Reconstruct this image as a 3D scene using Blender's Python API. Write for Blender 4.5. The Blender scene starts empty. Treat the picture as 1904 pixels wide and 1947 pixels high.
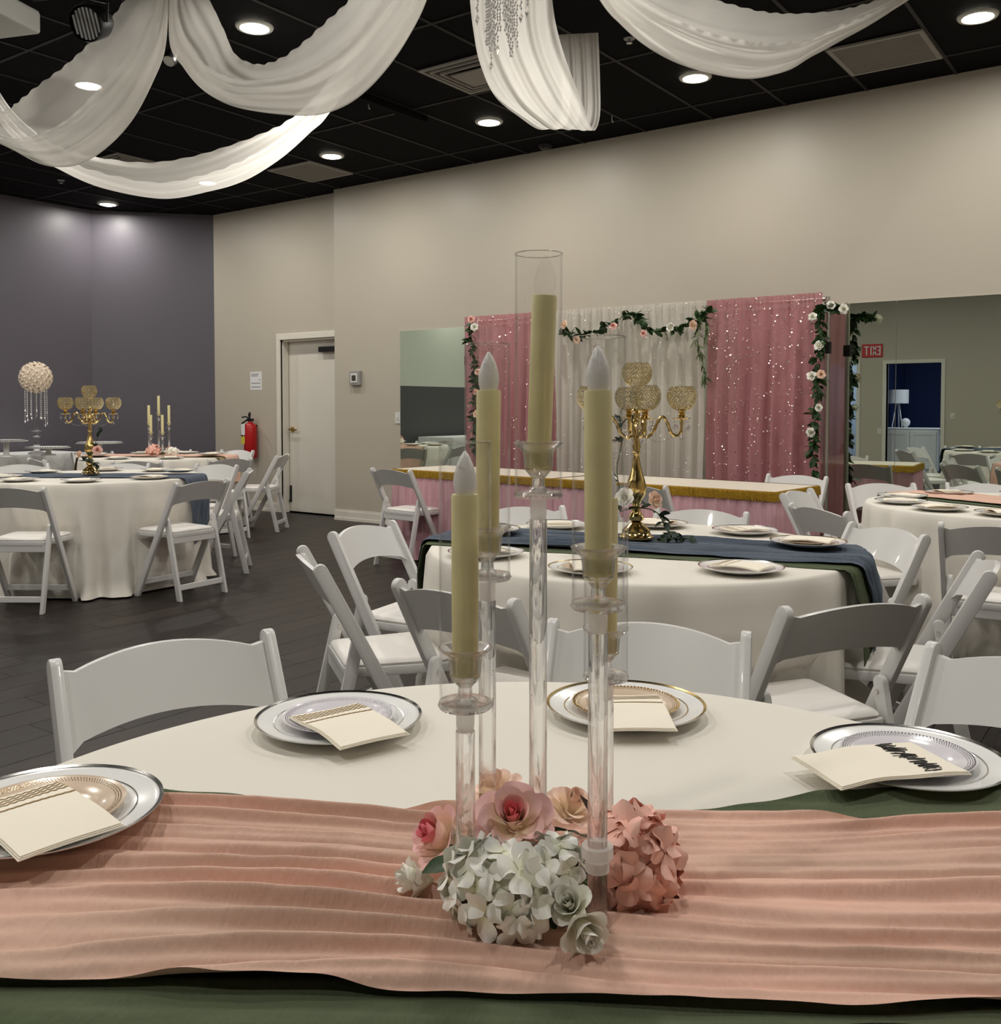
import bpy, bmesh, math, random
from mathutils import Vector, Matrix, noise
random.seed(7)
R = math.radians; PI = math.pi
sc = bpy.context.scene
col = sc.collection

# ------------------------------------------------------------------ camera
# the room is axis aligned: +X runs along the long beige wall, +Y points at it
F, CX, CY, HOR, H = 1830.0, 952.0, 838.0, 774.0, 1.256
YAW = R(35.8); CA, SA = math.cos(YAW), math.sin(YAW)
PITCH = math.atan((CY - HOR) / F)
camd = bpy.data.cameras.new('camera'); cam = bpy.data.objects.new('camera', camd); col.objects.link(cam)
cam.location = (0, 0, H); cam.rotation_euler = (PI/2 - PITCH, 0, YAW)
camd.sensor_fit = 'HORIZONTAL'; camd.sensor_width = 36; camd.lens = 36 * F / 1904
camd.shift_y = -(973.5 - CY) / 1904
camd.clip_start = 0.05; camd.clip_end = 100
sc.camera = cam
# ------------------------------------------------------------------ world + exposure
w = bpy.data.worlds.new('world'); sc.world = w; w.use_nodes = True
w.node_tree.nodes['Background'].inputs[0].default_value = (0.55, 0.55, 0.6, 1)
w.node_tree.nodes['Background'].inputs[1].default_value = 0.0
vs = sc.view_settings
vs.view_transform = 'Standard'; vs.look = 'None'; vs.gamma = 1; vs.use_curve_mapping = False
vs.exposure = -0.48
LIGHT_W = 26.0
try:
    sc.cycles.transparent_max_bounces = 24
    sc.cycles.max_bounces = 14
    sc.cycles.transmission_bounces = 14
    sc.cycles.sample_clamp_indirect = 6.0
except Exception:
    pass

# ------------------------------------------------------------------ pixel -> place helpers
def cw(x, y, z=0.0):            # camera-aligned ground coordinates -> room
    return Vector((CA*x - SA*y, SA*x + CA*y, z))
def ray(u, v):
    dx = (u - CX)/F; dz = -(v - CY)/F
    wy = math.cos(PITCH) + dz*math.sin(PITCH); wz = -math.sin(PITCH) + dz*math.cos(PITCH)
    return cw(dx, wy, wz)
O = Vector((0, 0, H))
def pz(u, v, z):                # on a horizontal plane
    d = ray(u, v); return O + d*((z - H)/d.z)
def pn(u, v, n):                # on a plane parallel to the long wall
    d = ray(u, v); return O + d*(n/d.y)
def pd(u, v, depth):            # at a given depth in front of the camera
    d = ray(u, v); f = -SA*d.x + CA*d.y
    return O + d*(depth/f)
def depth_of(p): return -SA*p.x + CA*p.y
def proj(p):
    q = p - O; x = CA*q.x + SA*q.y; y = -SA*q.x + CA*q.y
    yy = y*math.cos(PITCH) - q.z*math.sin(PITCH); zz = q.z*math.cos(PITCH) + y*math.sin(PITCH)
    if yy < .05: return None
    return CX + F*x/yy, CY - F*zz/yy

# ------------------------------------------------------------------ materials
MATS = {}
def lin(c):
    return tuple(((x/255)/12.92 if x/255 <= .04045 else ((x/255+.055)/1.055)**2.4) for x in c) + (1,)
def mat(name, rgb=(200,200,200), rough=.5, metal=0, spec=.5, trans=0, noise_amt=0, noise_scale=20, bump=0, bump_scale=60, stretch=None,
        sss=0, emit=None, estr=0, alpha=1, coat=0, sheen=0, ior=1.45, objvar=0, rgb2=None, nmin=.35, nmax=.65, detail=4, bstretch=None):
    m = bpy.data.materials.new(name); m.use_nodes = True
    nt = m.node_tree; b = nt.nodes['Principled BSDF']; L = nt.links.new
    b.inputs['Base Color'].default_value = lin(rgb)
    b.inputs['Roughness'].default_value = rough; b.inputs['Metallic'].default_value = metal
    b.inputs['Specular IOR Level'].default_value = spec; b.inputs['IOR'].default_value = ior
    b.inputs['Transmission Weight'].default_value = trans
    b.inputs['Alpha'].default_value = alpha
    b.inputs['Coat Weight'].default_value = coat
    b.inputs['Sheen Weight'].default_value = sheen
    if sss:
        b.inputs['Subsurface Weight'].default_value = sss
        b.inputs['Subsurface Radius'].default_value = (.012, .008, .005)
    if emit:
        b.inputs['Emission Color'].default_value = lin(emit); b.inputs['Emission Strength'].default_value = estr
    tc = nt.nodes.new('ShaderNodeTexCoord'); mp = nt.nodes.new('ShaderNodeMapping')
    L(tc.outputs['Object'], mp.inputs['Vector'])
    if stretch: mp.inputs['Scale'].default_value = stretch
    if rgb2 is not None or noise_amt:
        n = nt.nodes.new('ShaderNodeTexNoise'); n.inputs['Scale'].default_value = noise_scale; n.inputs['Detail'].default_value = detail
        L(mp.outputs[0], n.inputs['Vector'])
        r = nt.nodes.new('ShaderNodeValToRGB'); L(n.outputs['Fac'], r.inputs[0])
        c2 = lin(rgb2) if rgb2 is not None else tuple(x*(1-noise_amt) for x in lin(rgb)[:3]) + (1,)
        r.color_ramp.elements[0].position = nmin; r.color_ramp.elements[1].position = nmax
        r.color_ramp.elements[0].color = c2; r.color_ramp.elements[1].color = lin(rgb)
        out = r.outputs[0]
        if objvar:
            oi = nt.nodes.new('ShaderNodeObjectInfo'); hs = nt.nodes.new('ShaderNodeHueSaturation')
            mr = nt.nodes.new('ShaderNodeMapRange'); mr.inputs['To Min'].default_value = 1-objvar; mr.inputs['To Max'].default_value = 1+objvar
            L(oi.outputs['Random'], mr.inputs['Value']); L(mr.outputs[0], hs.inputs['Value']); L(out, hs.inputs['Color']); out = hs.outputs[0]
            ad = nt.nodes.new('ShaderNodeVectorMath'); ad.operation = 'MULTIPLY_ADD'
            sc_ = nt.nodes.new('ShaderNodeVectorMath'); sc_.operation = 'SCALE'
            L(oi.outputs['Random'], sc_.inputs['Scale']); sc_.inputs[0].default_value = (37, 91, 13)
            ad2 = nt.nodes.new('ShaderNodeVectorMath'); ad2.operation = 'ADD'
            L(mp.outputs[0], ad2.inputs[0]); L(sc_.outputs[0], ad2.inputs[1]); L(ad2.outputs[0], n.inputs['Vector'])
        L(out, b.inputs['Base Color'])
    if bump:
        n2 = nt.nodes.new('ShaderNodeTexNoise'); n2.inputs['Scale'].default_value = bump_scale; n2.inputs['Detail'].default_value = 4
        if bstretch:
            mpb = nt.nodes.new('ShaderNodeMapping'); mpb.inputs['Scale'].default_value = bstretch; L(tc.outputs['Object'], mpb.inputs['Vector']); L(mpb.outputs[0], n2.inputs['Vector'])
        else: L(mp.outputs[0], n2.inputs['Vector'])
        bp = nt.nodes.new('ShaderNodeBump'); bp.inputs['Strength'].default_value = bump; bp.inputs['Distance'].default_value = .01
        L(n2.outputs['Fac'], bp.inputs['Height']); L(bp.outputs[0], b.inputs['Normal'])
    MATS[name] = m
    return m
def sheer(name, rgb, alpha=.75, transl=.5, rgb2=None, weave=0, attr=None):
    m = bpy.data.materials.new(name); m.use_nodes = True; nt = m.node_tree; L = nt.links.new
    for n in list(nt.nodes): nt.nodes.remove(n)
    out = nt.nodes.new('ShaderNodeOutputMaterial')
    d = nt.nodes.new('ShaderNodeBsdfDiffuse'); t = nt.nodes.new('ShaderNodeBsdfTranslucent'); tr = nt.nodes.new('ShaderNodeBsdfTransparent')
    for n in (d, t): n.inputs[0].default_value = lin(rgb)
    if rgb2 is not None:
        tc = nt.nodes.new('ShaderNodeTexCoord'); nz = nt.nodes.new('ShaderNodeTexNoise'); nz.inputs['Scale'].default_value = 14
        mp = nt.nodes.new('ShaderNodeMapping'); mp.inputs['Scale'].default_value = (.35, 3, 1)
        L(tc.outputs['Object'], mp.inputs[0]); L(mp.outputs[0], nz.inputs['Vector'])
        r = nt.nodes.new('ShaderNodeValToRGB'); r.color_ramp.elements[0].position = .38; r.color_ramp.elements[1].position = .62
        r.color_ramp.elements[0].color = lin(rgb2); r.color_ramp.elements[1].color = lin(rgb)
        L(nz.outputs['Fac'], r.inputs[0]); L(r.outputs[0], d.inputs[0]); L(r.outputs[0], t.inputs[0])
    m1 = nt.nodes.new('ShaderNodeMixShader'); m1.inputs[0].default_value = transl
    L(d.outputs[0], m1.inputs[1]); L(t.outputs[0], m1.inputs[2])
    m2 = nt.nodes.new('ShaderNodeMixShader'); m2.inputs[0].default_value = alpha
    L(tr.outputs[0], m2.inputs[1]); L(m1.outputs[0], m2.inputs[2]); L(m2.outputs[0], out.inputs[0])
    MATS[name] = m; return m
def thin_glass(name, tint=(254,254,254), boost=.6):
    m = bpy.data.materials.new(name); m.use_nodes = True; nt = m.node_tree; L = nt.links.new
    for n in list(nt.nodes): nt.nodes.remove(n)
    out = nt.nodes.new('ShaderNodeOutputMaterial'); tr = nt.nodes.new('ShaderNodeBsdfTransparent'); g = nt.nodes.new('ShaderNodeBsdfGlossy')
    tr.inputs[0].default_value = lin(tint); g.inputs['Roughness'].default_value = .02
    lw = nt.nodes.new('ShaderNodeLayerWeight'); lw.inputs[0].default_value = .5
    pw = nt.nodes.new('ShaderNodeMath'); pw.operation = 'POWER'; pw.inputs[1].default_value = 5
    mu = nt.nodes.new('ShaderNodeMath'); mu.operation = 'MULTIPLY_ADD'; mu.inputs[1].default_value = boost; mu.inputs[2].default_value = .025
    mx = nt.nodes.new('ShaderNodeMixShader')
    L(lw.outputs['Facing'], pw.inputs[0]); L(pw.outputs[0], mu.inputs[0]); L(mu.outputs[0], mx.inputs[0]); L(tr.outputs[0], mx.inputs[1]); L(g.outputs[0], mx.inputs[2]); L(mx.outputs[0], out.inputs[0])
    MATS[name] = m; return m
def solid_glass(name, tint=(252,252,252), clear=.35):
    m = bpy.data.materials.new(name); m.use_nodes = True; nt = m.node_tree; L = nt.links.new
    for n in list(nt.nodes): nt.nodes.remove(n)
    out = nt.nodes.new('ShaderNodeOutputMaterial'); tr = nt.nodes.new('ShaderNodeBsdfTransparent'); g = nt.nodes.new('ShaderNodeBsdfGlass')
    g.inputs['Roughness'].default_value = 0; g.inputs['IOR'].default_value = 1.46; g.inputs[0].default_value = lin(tint); tr.inputs[0].default_value = lin(tint)
    mx = nt.nodes.new('ShaderNodeMixShader'); mx.inputs[0].default_value = 1-clear
    L(tr.outputs[0], mx.inputs[1]); L(g.outputs[0], mx.inputs[2]); L(mx.outputs[0], out.inputs[0])
    MATS[name] = m; return m
def petal_mat(name, base, tip, power=.5):
    m = bpy.data.materials.new(name); m.use_nodes = True; nt = m.node_tree; L = nt.links.new; b = nt.nodes['Principled BSDF']
    a = nt.nodes.new('ShaderNodeAttribute'); a.attribute_name = 'grad'
    r = nt.nodes.new('ShaderNodeValToRGB'); r.color_ramp.elements[0].color = lin(base); r.color_ramp.elements[1].color = lin(tip)
    r.color_ramp.elements[0].position = .15; r.color_ramp.elements[1].position = .95
    L(a.outputs['Fac'], r.inputs[0]); L(r.outputs[0], b.inputs['Base Color'])
    b.inputs['Roughness'].default_value = .55; b.inputs['Specular IOR Level'].default_value = .25
    MATS[name] = m; return m

mat('wall_beige', (188,180,165), rough=.42, spec=.45, bump=.03, bump_scale=90)
mat('wall_grey', (92,88,96), rough=.42, spec=.5, bump=.03, bump_scale=90)
mat('wall_pale', (205,208,196), rough=.5)
mat('wall_dark', (84,82,84), rough=.5)
mat('tile_black', (18,17,18), rough=.9, spec=.1, bump=.25, bump_scale=260)
mat('grid_black', (34,32,31), rough=.6, spec=.3)
mat('plank', (48,40,35), rough=.42, spec=.3, rgb2=(28,23,20), noise_scale=9, stretch=(9,.7,1), bump=.05, bump_scale=40, objvar=.28, detail=6)
mat('subfloor', (30,26,24), rough=.8)
mat('white_trim', (222,217,205), rough=.4)
mat('white_door', (216,211,199), rough=.45)
mat('resin', (214,213,211), rough=.3, spec=.5, coat=.15)
mat('vinyl', (232,228,222), rough=.45, spec=.4, bump=.05, bump_scale=200)
mat('cloth', (226,221,211), rough=.85, spec=.15, bump=.05, bump_scale=500)
mat('cloth_cool', (228,228,226), rough=.85, spec=.15)
mat('table_wood', (120,92,66), rough=.7)
mat('metal_dark', (30,30,32), rough=.45, metal=.6)
mat('black_plastic', (16,16,17), rough=.4)
mat('grey_plastic', (150,150,148), rough=.5)
mat('white_plastic', (214,214,208), rough=.4)
mat('grille', (150,146,138), rough=.6)
mat('grille_dark', (62,59,56), rough=.7)
mat('steel', (196,194,188), rough=.3, metal=1)
mat('silver', (215,214,212), rough=.12, metal=1)
mat('bead_silver', (226,224,222), rough=.22, metal=.35, spec=.8)
mat('gold', (224,194,128), rough=.15, metal=1)
mat('gold_leafy', (205,164,80), rough=.28, metal=1, bump=.5, bump_scale=400)
mat('gold_fringe', (176,138,40), rough=.35, metal=.7, bump=1, bump_scale=180)
mat('brass', (190,160,96), rough=.25, metal=1)
mat('mirror', (205,214,205), rough=.0, metal=1)
mat('china', (238,238,236), rough=.18, spec=.5, coat=.3)
mat('china_beige', (214,192,168), rough=.2, spec=.5, coat=.3)
mat('china_clear', (226,222,228), rough=.12, spec=.6, coat=.4)
mat('napkin', (244,236,220), rough=.9, spec=.1, bump=.06, bump_scale=300)
mat('gold_print', (150,118,56), rough=.5)
mat('ink', (52,50,52), rough=.6)
mat('wax', (236,226,172), rough=.42, spec=.4, sss=.05, noise_amt=.1, noise_scale=26, bump=.04, bump_scale=120)
mat('bulb', (252,250,248), rough=.25, spec=.5, trans=.25)
sheer('frost', (240,238,234), alpha=.6, transl=.4)
thin_glass('hurricane')
thin_glass('clear_bulb', boost=.25)
solid_glass('acrylic')
solid_glass('crystal', clear=.2)
mat('crystal_gold', (244,230,190), rough=.1, metal=.8)
mat('leaf', (58,84,46), rough=.45, spec=.4, rgb2=(34,58,30), noise_scale=8)
mat('leaf_dark', (44,64,46), rough=.5, spec=.35, rgb2=(28,44,32), noise_scale=8)
mat('leaf_willow', (96,112,72), rough=.6)
mat('stem_green', (70,88,48), rough=.6)
petal_mat('rose_pink', (246,226,196), (246,196,194))
petal_mat('rose_hot', (246,196,170), (238,128,144))
petal_mat('rose_peach', (252,234,206), (248,214,196))
petal_mat('rose_white', (246,244,222), (250,249,243))
petal_mat('hyd_white', (240,241,214), (251,250,243))
petal_mat('hyd_pink', (240,182,164), (248,196,180))
mat('runner_green', (98,106,84), rough=.95, spec=.05, rgb2=(80,90,68), noise_scale=6, stretch=(.4,3,1), bump=.35, bump_scale=70, bstretch=(2.4,1,1))
mat('runner_pink', (228,184,166), rough=.95, spec=.05, rgb2=(200,170,152), noise_scale=4, stretch=(.3,2.4,1), bump=.22, bump_scale=70, bstretch=(2.6,1,1), nmin=.3, nmax=.7, detail=2)
mat('runner_blue', (104,112,123), rough=.95, spec=.05, rgb2=(80,89,102), noise_scale=6, stretch=(.4,3,1), bump=.4, bump_scale=60, bstretch=(2.4,1,1))
mat('runner_olive', (150,136,106), rough=.95, spec=.05)
mat('tulle_pink', (214,172,180), rough=.9, spec=.1, rgb2=(198,150,160), noise_scale=7, stretch=(4,4,.3))
mat('sequin_cloth', (226,216,200), rough=.6, bump=.4, bump_scale=260)
sheer('drape_white', (236,233,226), alpha=.68, transl=.45)
sheer('curtain_white', (234,228,218), alpha=.93, transl=.35)
sheer('curtain_pink', (206,146,151), alpha=.9, transl=.3)
mat('sequin', (255,240,236), rough=.22, metal=.9)
mat('sequin_white', (246,242,234), rough=.25, metal=.15, spec=.8)
mat('red_paint', (176,22,24), rough=.3)
mat('red_sign', (196,52,56), rough=.5)
mat('paper', (226,226,226), rough=.9)
mat('paper_ink', (150,150,156), rough=.9)
mat('yellow_label', (206,190,70), rough=.6)
mat('navy', (28,44,90), rough=.7)
mat('pale_blue', (190,204,222), rough=.7)
mat('cab_white', (226,230,238), rough=.5)
mat('shade', (222,222,226), rough=.8)
mat('lens_glow', (255,248,230), emit=(255,246,226), estr=22)
mat('cream_flower', (238,224,200), rough=.8)
mat('carpet', (60,60,66), rough=.95)

# ------------------------------------------------------------------ mesh helpers
def finish(me, smooth):
    if smooth:
        me.polygons.foreach_set('use_smooth', [True]*len(me.polygons))
        me.set_sharp_from_angle(angle=R(40) if smooth is True else smooth)
class MB:
    def __init__(s): s.v = []; s.f = []; s.g = []
    def add(s, verts, faces):
        o = len(s.v); s.v += [tuple(p) for p in verts]; s.f += [tuple(i+o for i in f) for f in faces]; return s
    def box(s, x0, x1, y0, y1, z0, z1, M=None):
        vs_ = [Vector(p) for p in ((x0,y0,z0),(x1,y0,z0),(x1,y1,z0),(x0,y1,z0),(x0,y0,z1),(x1,y0,z1),(x1,y1,z1),(x0,y1,z1))]
        if M is not None: vs_ = [M @ p for p in vs_]
        return s.add(vs_, [(0,3,2,1),(4,5,6,7),(0,1,5,4),(1,2,6,5),(2,3,7,6),(3,0,4,7)])
    def lathe(s, prof, seg=24, c=(0,0,0), M=None, cap=False):
        vs_ = []; fs = []; n = len(prof)
        for i in range(seg):
            a = 2*PI*i/seg
            for r_, z in prof:
                p = Vector((r_*math.cos(a), r_*math.sin(a), z))
                if M is not None: p = M @ p
                vs_.append(p + Vector(c))
        for i in range(seg):
            j = (i+1) % seg
            for k in range(n-1): fs.append((i*n+k, j*n+k, j*n+k+1, i*n+k+1))
        if cap:
            fs.append(tuple(i*n for i in reversed(range(seg)))); fs.append(tuple(i*n+n-1 for i in range(seg)))
        return s.add(vs_, fs)
    def tube(s, pts, r, seg=8, cap=True, radii=None):
        pts = [Vector(p) for p in pts]; n = len(pts); vs_ = []; fs = []
        up = Vector((0,0,1)); prev = None
        for i, p in enumerate(pts):
            t = (pts[min(i+1,n-1)] - pts[max(i-1,0)]).normalized()
            if prev is None:
                a = t.cross(up) if abs(t.z) < .95 else t.cross(Vector((1,0,0)))
            else: a = prev - t*prev.dot(t)
            a.normalize(); prev = a; b = t.cross(a); rr = radii[i] if radii else r
            for k in range(seg):
                an = 2*PI*k/seg; vs_.append(p + (a*math.cos(an) + b*math.sin(an))*rr)
        for i in range(n-1):
            for k in range(seg):
                k2 = (k+1) % seg; fs.append((i*seg+k, i*seg+k2, (i+1)*seg+k2, (i+1)*seg+k))
        if cap:
            fs.append(tuple(reversed(range(seg)))); fs.append(tuple((n-1)*seg+k for k in range(seg)))
        return s.add(vs_, fs)
    def grid(s, fn, nu, nv, closeu=False):
        vs_ = [fn(i/(nu if closeu else nu-1), j/(nv-1)) for i in range(nu) for j in range(nv)]
        fs = []
        for i in range(nu if closeu else nu-1):
            i2 = (i+1) % nu
            for j in range(nv-1): fs.append((i*nv+j, i2*nv+j, i2*nv+j+1, i*nv+j+1))
        return s.add(vs_, fs)
    def prism(s, poly, x0, x1):     # poly in (y,z), extruded along x
        n = len(poly); vs_ = [(x0,y,z) for y,z in poly] + [(x1,y,z) for y,z in poly]
        fs = [tuple(range(n)), tuple(reversed(range(n,2*n)))] + [(i, n+i, n+(i+1)%n, (i+1)%n) for i in range(n)]
        return s.add(vs_, fs)
    def sphere(s, c, r, seg=10, rings=6, sc_=(1,1,1)):
        prof = [(max(1e-5, math.sin(PI*i/rings)), -math.cos(PI*i/rings)) for i in range(rings+1)]
        return s.lathe([(a*r, b*r) for a, b in prof], seg, c, Matrix.Diagonal((sc_[0], sc_[1], sc_[2])))
    def octa(s, c, rx, rz):
        c = Vector(c); p = [c+Vector((rx,0,0)), c+Vector((0,rx,0)), c-Vector((rx,0,0)), c-Vector((0,rx,0)), c+Vector((0,0,rz)), c-Vector((0,0,rz))]
        return s.add(p, [(0,1,4),(1,2,4),(2,3,4),(3,0,4),(1,0,5),(2,1,5),(3,2,5),(0,3,5)])
    def mesh(s, name, m, smooth=False, bevel=0, grad=None):
        me = bpy.data.meshes.new(name); me.from_pydata(s.v, [], s.f)
        bm = bmesh.new(); bm.from_mesh(me)
        if bevel:
            bmesh.ops.remove_doubles(bm, verts=bm.verts, dist=1e-5)
        bmesh.ops.recalc_face_normals(bm, faces=bm.faces)
        if bevel:
            es = [e for e in bm.edges if len(e.link_faces) == 2 and e.calc_face_angle(0) > .6]
            bmesh.ops.bevel(bm, geom=es, offset=bevel, segments=2, affect='EDGES', profile=.5, clamp_overlap=True)
        bm.to_mesh(me); bm.free()
        if m: me.materials.append(MATS[m])
        finish(me, smooth)
        if grad is not None and not bevel:
            a = me.attributes.new('grad', 'FLOAT', 'POINT'); a.data.foreach_set('value', grad)
        return me
    def build(s, name, m, parent=None, smooth=False, bevel=0, loc=None, rz=0, grad=None):
        return link(name, s.mesh(name, m, smooth, bevel, grad), parent, loc, rz)
def link(name, me, parent=None, loc=None, rz=0):
    o = bpy.data.objects.new(name, me); col.objects.link(o)
    if parent is not None: o.parent = parent
    if loc is not None: o.location = loc
    if rz: o.rotation_euler.z = rz
    return o
def tag(o, label=None, cat=None, group=None, kind=None):
    if label: o['label'] = label
    if cat: o['category'] = cat
    if group: o['group'] = group
    if kind: o['kind'] = kind
    return o
def thing(name, label, cat, loc=(0,0,0), rz=0, group=None):
    o = bpy.data.objects.new(name, None); col.objects.link(o); o.location = loc; o.rotation_euler.z = rz
    o.empty_display_size = .1
    return tag(o, label, cat, group)
def dup(o, parent=None, loc=None, rz=None, label=None, group=None):
    c = o.copy(); col.objects.link(c); c.parent = parent
    if loc is not None: c.location = loc
    if rz is not None: c.rotation_euler.z = rz
    if label: c['label'] = label
    if group: c['group'] = group
    for ch in list(o.children): dup(ch, c)
    return c
def struct(o): o['kind'] = 'structure'; return o
def catmull(pts, n):
    pts = [Vector(p) for p in pts]; m = len(pts)-1; out = []
    for i in range(n):
        x = i/(n-1)*m; k = min(int(x), m-1); t = x-k
        p0 = pts[max(k-1,0)]; p1 = pts[k]; p2 = pts[k+1]; p3 = pts[min(k+2,m)]
        out.append(.5*((2*p1) + (p2-p0)*t + (2*p0-5*p1+4*p2-p3)*t*t + (3*p1-p0-3*p2+p3)*t**3))
    return out

# ================================================================== THE ROOM
X0, X1, Y0, Y1, ZC = -11.0, 3.2, -3.72, 7.63, 3.66
XC, YC = -10.03, 7.75          # end of the slanted grey wall / recessed stretch
XR = -7.78                     # outer corner of the long wall
def wallbox(name, m, *b, parent=None):
    o = MB().box(*b).build(name, m, parent)
    return struct(o) if parent is None else o
wallbox('wall_back', 'wall_beige', XR, X1, Y1, Y1+.25, 0, ZC)
# recessed stretch with the door
DX0, DX1, DZ = -8.80, -7.86, 2.05
wr = wallbox('wall_recess', 'wall_beige', XC-.05, DX0, YC, YC+.2, 0, ZC)
wallbox('wall_over_door', 'wall_beige', DX0, XR, YC, YC+.2, DZ, ZC, parent=wr)
wallbox('wall_beside_door', 'wall_beige', DX1, XR+.1, YC, YC+.2, 0, DZ, parent=wr)
# slanted grey corner wall
def slab(name, m, a, b, th, z0, z1):
    a = Vector(a); b = Vector(b); d = (b-a).normalized(); nrm = Vector((-d.y, d.x))*th
    ps = [a, b, b+nrm, a+nrm]
    v_ = [(p.x, p.y, z0) for p in ps] + [(p.x, p.y, z1) for p in ps]
    return struct(MB().add(v_, [(0,3,2,1),(4,5,6,7),(0,1,5,4),(1,2,6,5),(2,3,7,6),(3,0,4,7)]).build(name, m))
slab('wall_corner', 'wall_grey', (X0, 6.68), (XC, YC), .2, 0, ZC)
wallbox('wall_left', 'wall_grey', X0-.2, X0, 3.0, 6.72, 0, ZC)
wl2 = wallbox('wall_left_lower', 'wall_dark', X0-.2, X0, Y0, 3.0, 0, 1.62)
wallbox('wall_left_upper', 'wall_pale', X0-.2, X0, Y0, 3.0, 1.62, ZC)
wallbox('wall_right', 'wall_beige', X1, X1+.2, Y0, Y1+.2, 0, ZC)
# wall behind the photographer, seen in the mirrors, with two doorways
D1 = (-4.72, -3.76); D2 = (-6.15, -5.26); DH = 2.07
wf = wallbox('wall_front', 'wall_beige', X0, D2[0], Y0-.14, Y0, 0, ZC)
wallbox('wall_pier', 'wall_beige', D2[1], D1[0], Y0-.14, Y0, 0, ZC, parent=wf)
wallbox('wall_stretch', 'wall_beige', D1[1], X1, Y0-.14, Y0, 0, ZC, parent=wf)
wallbox('wall_lintel', 'wall_beige', D2[0], D2[1], Y0-.14, Y0, DH, ZC, parent=wf)
wallbox('wall_lintel', 'wall_beige', D1[0], D1[1], Y0-.14, Y0, DH, ZC, parent=wf)
for i, (a, b) in enumerate((D1, D2)):
    m = MB().box(a-.065, a, Y0-.15, Y0+.02, 0, DH).box(b, b+.065, Y0-.15, Y0+.02, 0, DH).box(a-.065, b+.065, Y0-.15, Y0+.02, DH, DH+.065)
    struct(m.build('trim_%d' % (i+1), 'white_trim'))
# small rooms behind those doorways
struct(MB().box(-6.9, -2.6, -6.9, -6.7, 0, 2.7).build('wall_navy_room', 'navy'))
struct(MB().box(-6.9, -2.6, -6.7, Y0-.14, 2.6, 2.8).build('ceiling_side_room', 'white_trim'))
struct(MB().box(-2.7, -2.5, -6.7, Y0-.14, 0, 2.6).build('wall_side_room', 'pale_blue'))
struct(MB().box(-5.17, -5.07, -6.7, Y0-.14, 0, 2.6).build('wall_partition', 'navy'))
struct(MB().box(-6.95, -6.85, -6.7, Y0-.14, 0, 2.6).build('wall_pale_room', 'pale_blue'))
struct(MB().box(-6.85, -5.17, -5.6, -5.5, 0, 2.3).build('wall_pale_back', 'pale_blue'))
struct(MB().box(-6.9, -2.6, -6.7, Y0-.14, -.1, -.001).build('floor_side_room', 'carpet'))
for (x, y, e) in ((-3.6, -4.15, 34), (-5.75, -4.3, 30)):
    g = thing('flush_light', 'round flush ceiling light in the bluish room behind the %s doorway' % ('navy' if x > -5 else 'pale'), 'ceiling light', (x, y, 2.6))
    MB().lathe([(.0,-.05),(.1,-.045),(.15,-.02),(.16,0)], 20).build('diffuser', 'lens_glow', g, True)
    ld = bpy.data.lights.new('flush_lamp', 'AREA'); ld.shape = 'DISK'; ld.size = .3; ld.energy = e; ld.color = (.72, .8, 1.0)
    lo = bpy.data.objects.new('flush_lamp', ld); col.objects.link(lo); lo.parent = g; lo.location = (0, 0, -.07)

# ---------------- floor: planks run towards the long wall
fl = struct(MB().box(X0-.1, X1+.1, Y0-.1, YC+.1, -.12, -.006).build('floor', 'subfloor'))
PW, PL = .182, 1.25
planks = []
k = 0
xx = X0
while xx < X1:
    yy = Y0 - random.random()*PL
    while yy < YC:
        a, b = max(yy, Y0), min(yy+PL, YC)
        if b-a > .05:
            c = Vector((xx+PW/2, (a+b)/2, 0)); q = proj(c); score = 0
            if q and -60 < q[0] < 1964 and 960 < q[1] < 1500:
                dd = depth_of(c)
                score = 1/dd**2 * (3 if q[0] < 640 else 1)
            planks.append((score, c, b-a))
        yy += PL
    xx += PW
planks.sort(key=lambda t: -t[0])
plank_me = {}
mrest = MB()
for i, (s_, c, l) in enumerate(planks):
    hw, hl = PW/2-.0012, l/2-.0012
    if i < 300 and s_ > 0:
        key = round(l, 2)
        if key not in plank_me:
            plank_me[key] = MB().box(-hw, hw, -hl, hl, -.006, 0).mesh('plank', 'plank', bevel=.0012)
        link('plank', plank_me[key], fl, c)
    else:
        mrest.box(c.x-hw, c.x+hw, c.y-hl, c.y+hl, -.006, 0)
tag(mrest.build('far_planks', 'plank', fl), kind='stuff')

# ---------------- ceiling: black lay-in tiles
ce = struct(MB().box(X0-.1, X1+.1, Y0-.1, YC+.1, ZC+.03, ZC+.2).build('ceiling', 'tile_black'))
GT, GN = .6225, 1.245
GX, GY = -1.443, 7.205
xs = [GX + GT*k for k in range(-16, 9)]; ys = [GY - GN*k for k in range(-1, 10)]
gm = MB()
for x in xs:
    if X0 < x < X1: gm.box(x-.012, x+.012, Y0, YC, ZC-.004, ZC+.028)
for y in ys:
    if Y0 < y < YC: gm.box(X0, X1, y-.012, y+.012, ZC-.0035, ZC+.028)
gm.build('grid', 'grid_black', ce)
tile_me = {}
for x in xs:
    for y in ys:
        a, b = max(x+.012, X0), min(x+GT-.012, X1); c, d = max(y-GN+.012, Y0), min(y-.012, YC)
        if b-a < .04 or d-c < .04: continue
        key = (round(b-a, 2), round(d-c, 2))
        if key not in tile_me:
            hx, hy = (b-a)/2, (d-c)/2
            tile_me[key] = MB().box(-hx, hx, -hy, hy, 0, .02).mesh('ceiling_tile', 'tile_black')
        link('ceiling_tile', tile_me[key], ce, ((a+b)/2, (c+d)/2, ZC+.002))

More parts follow.
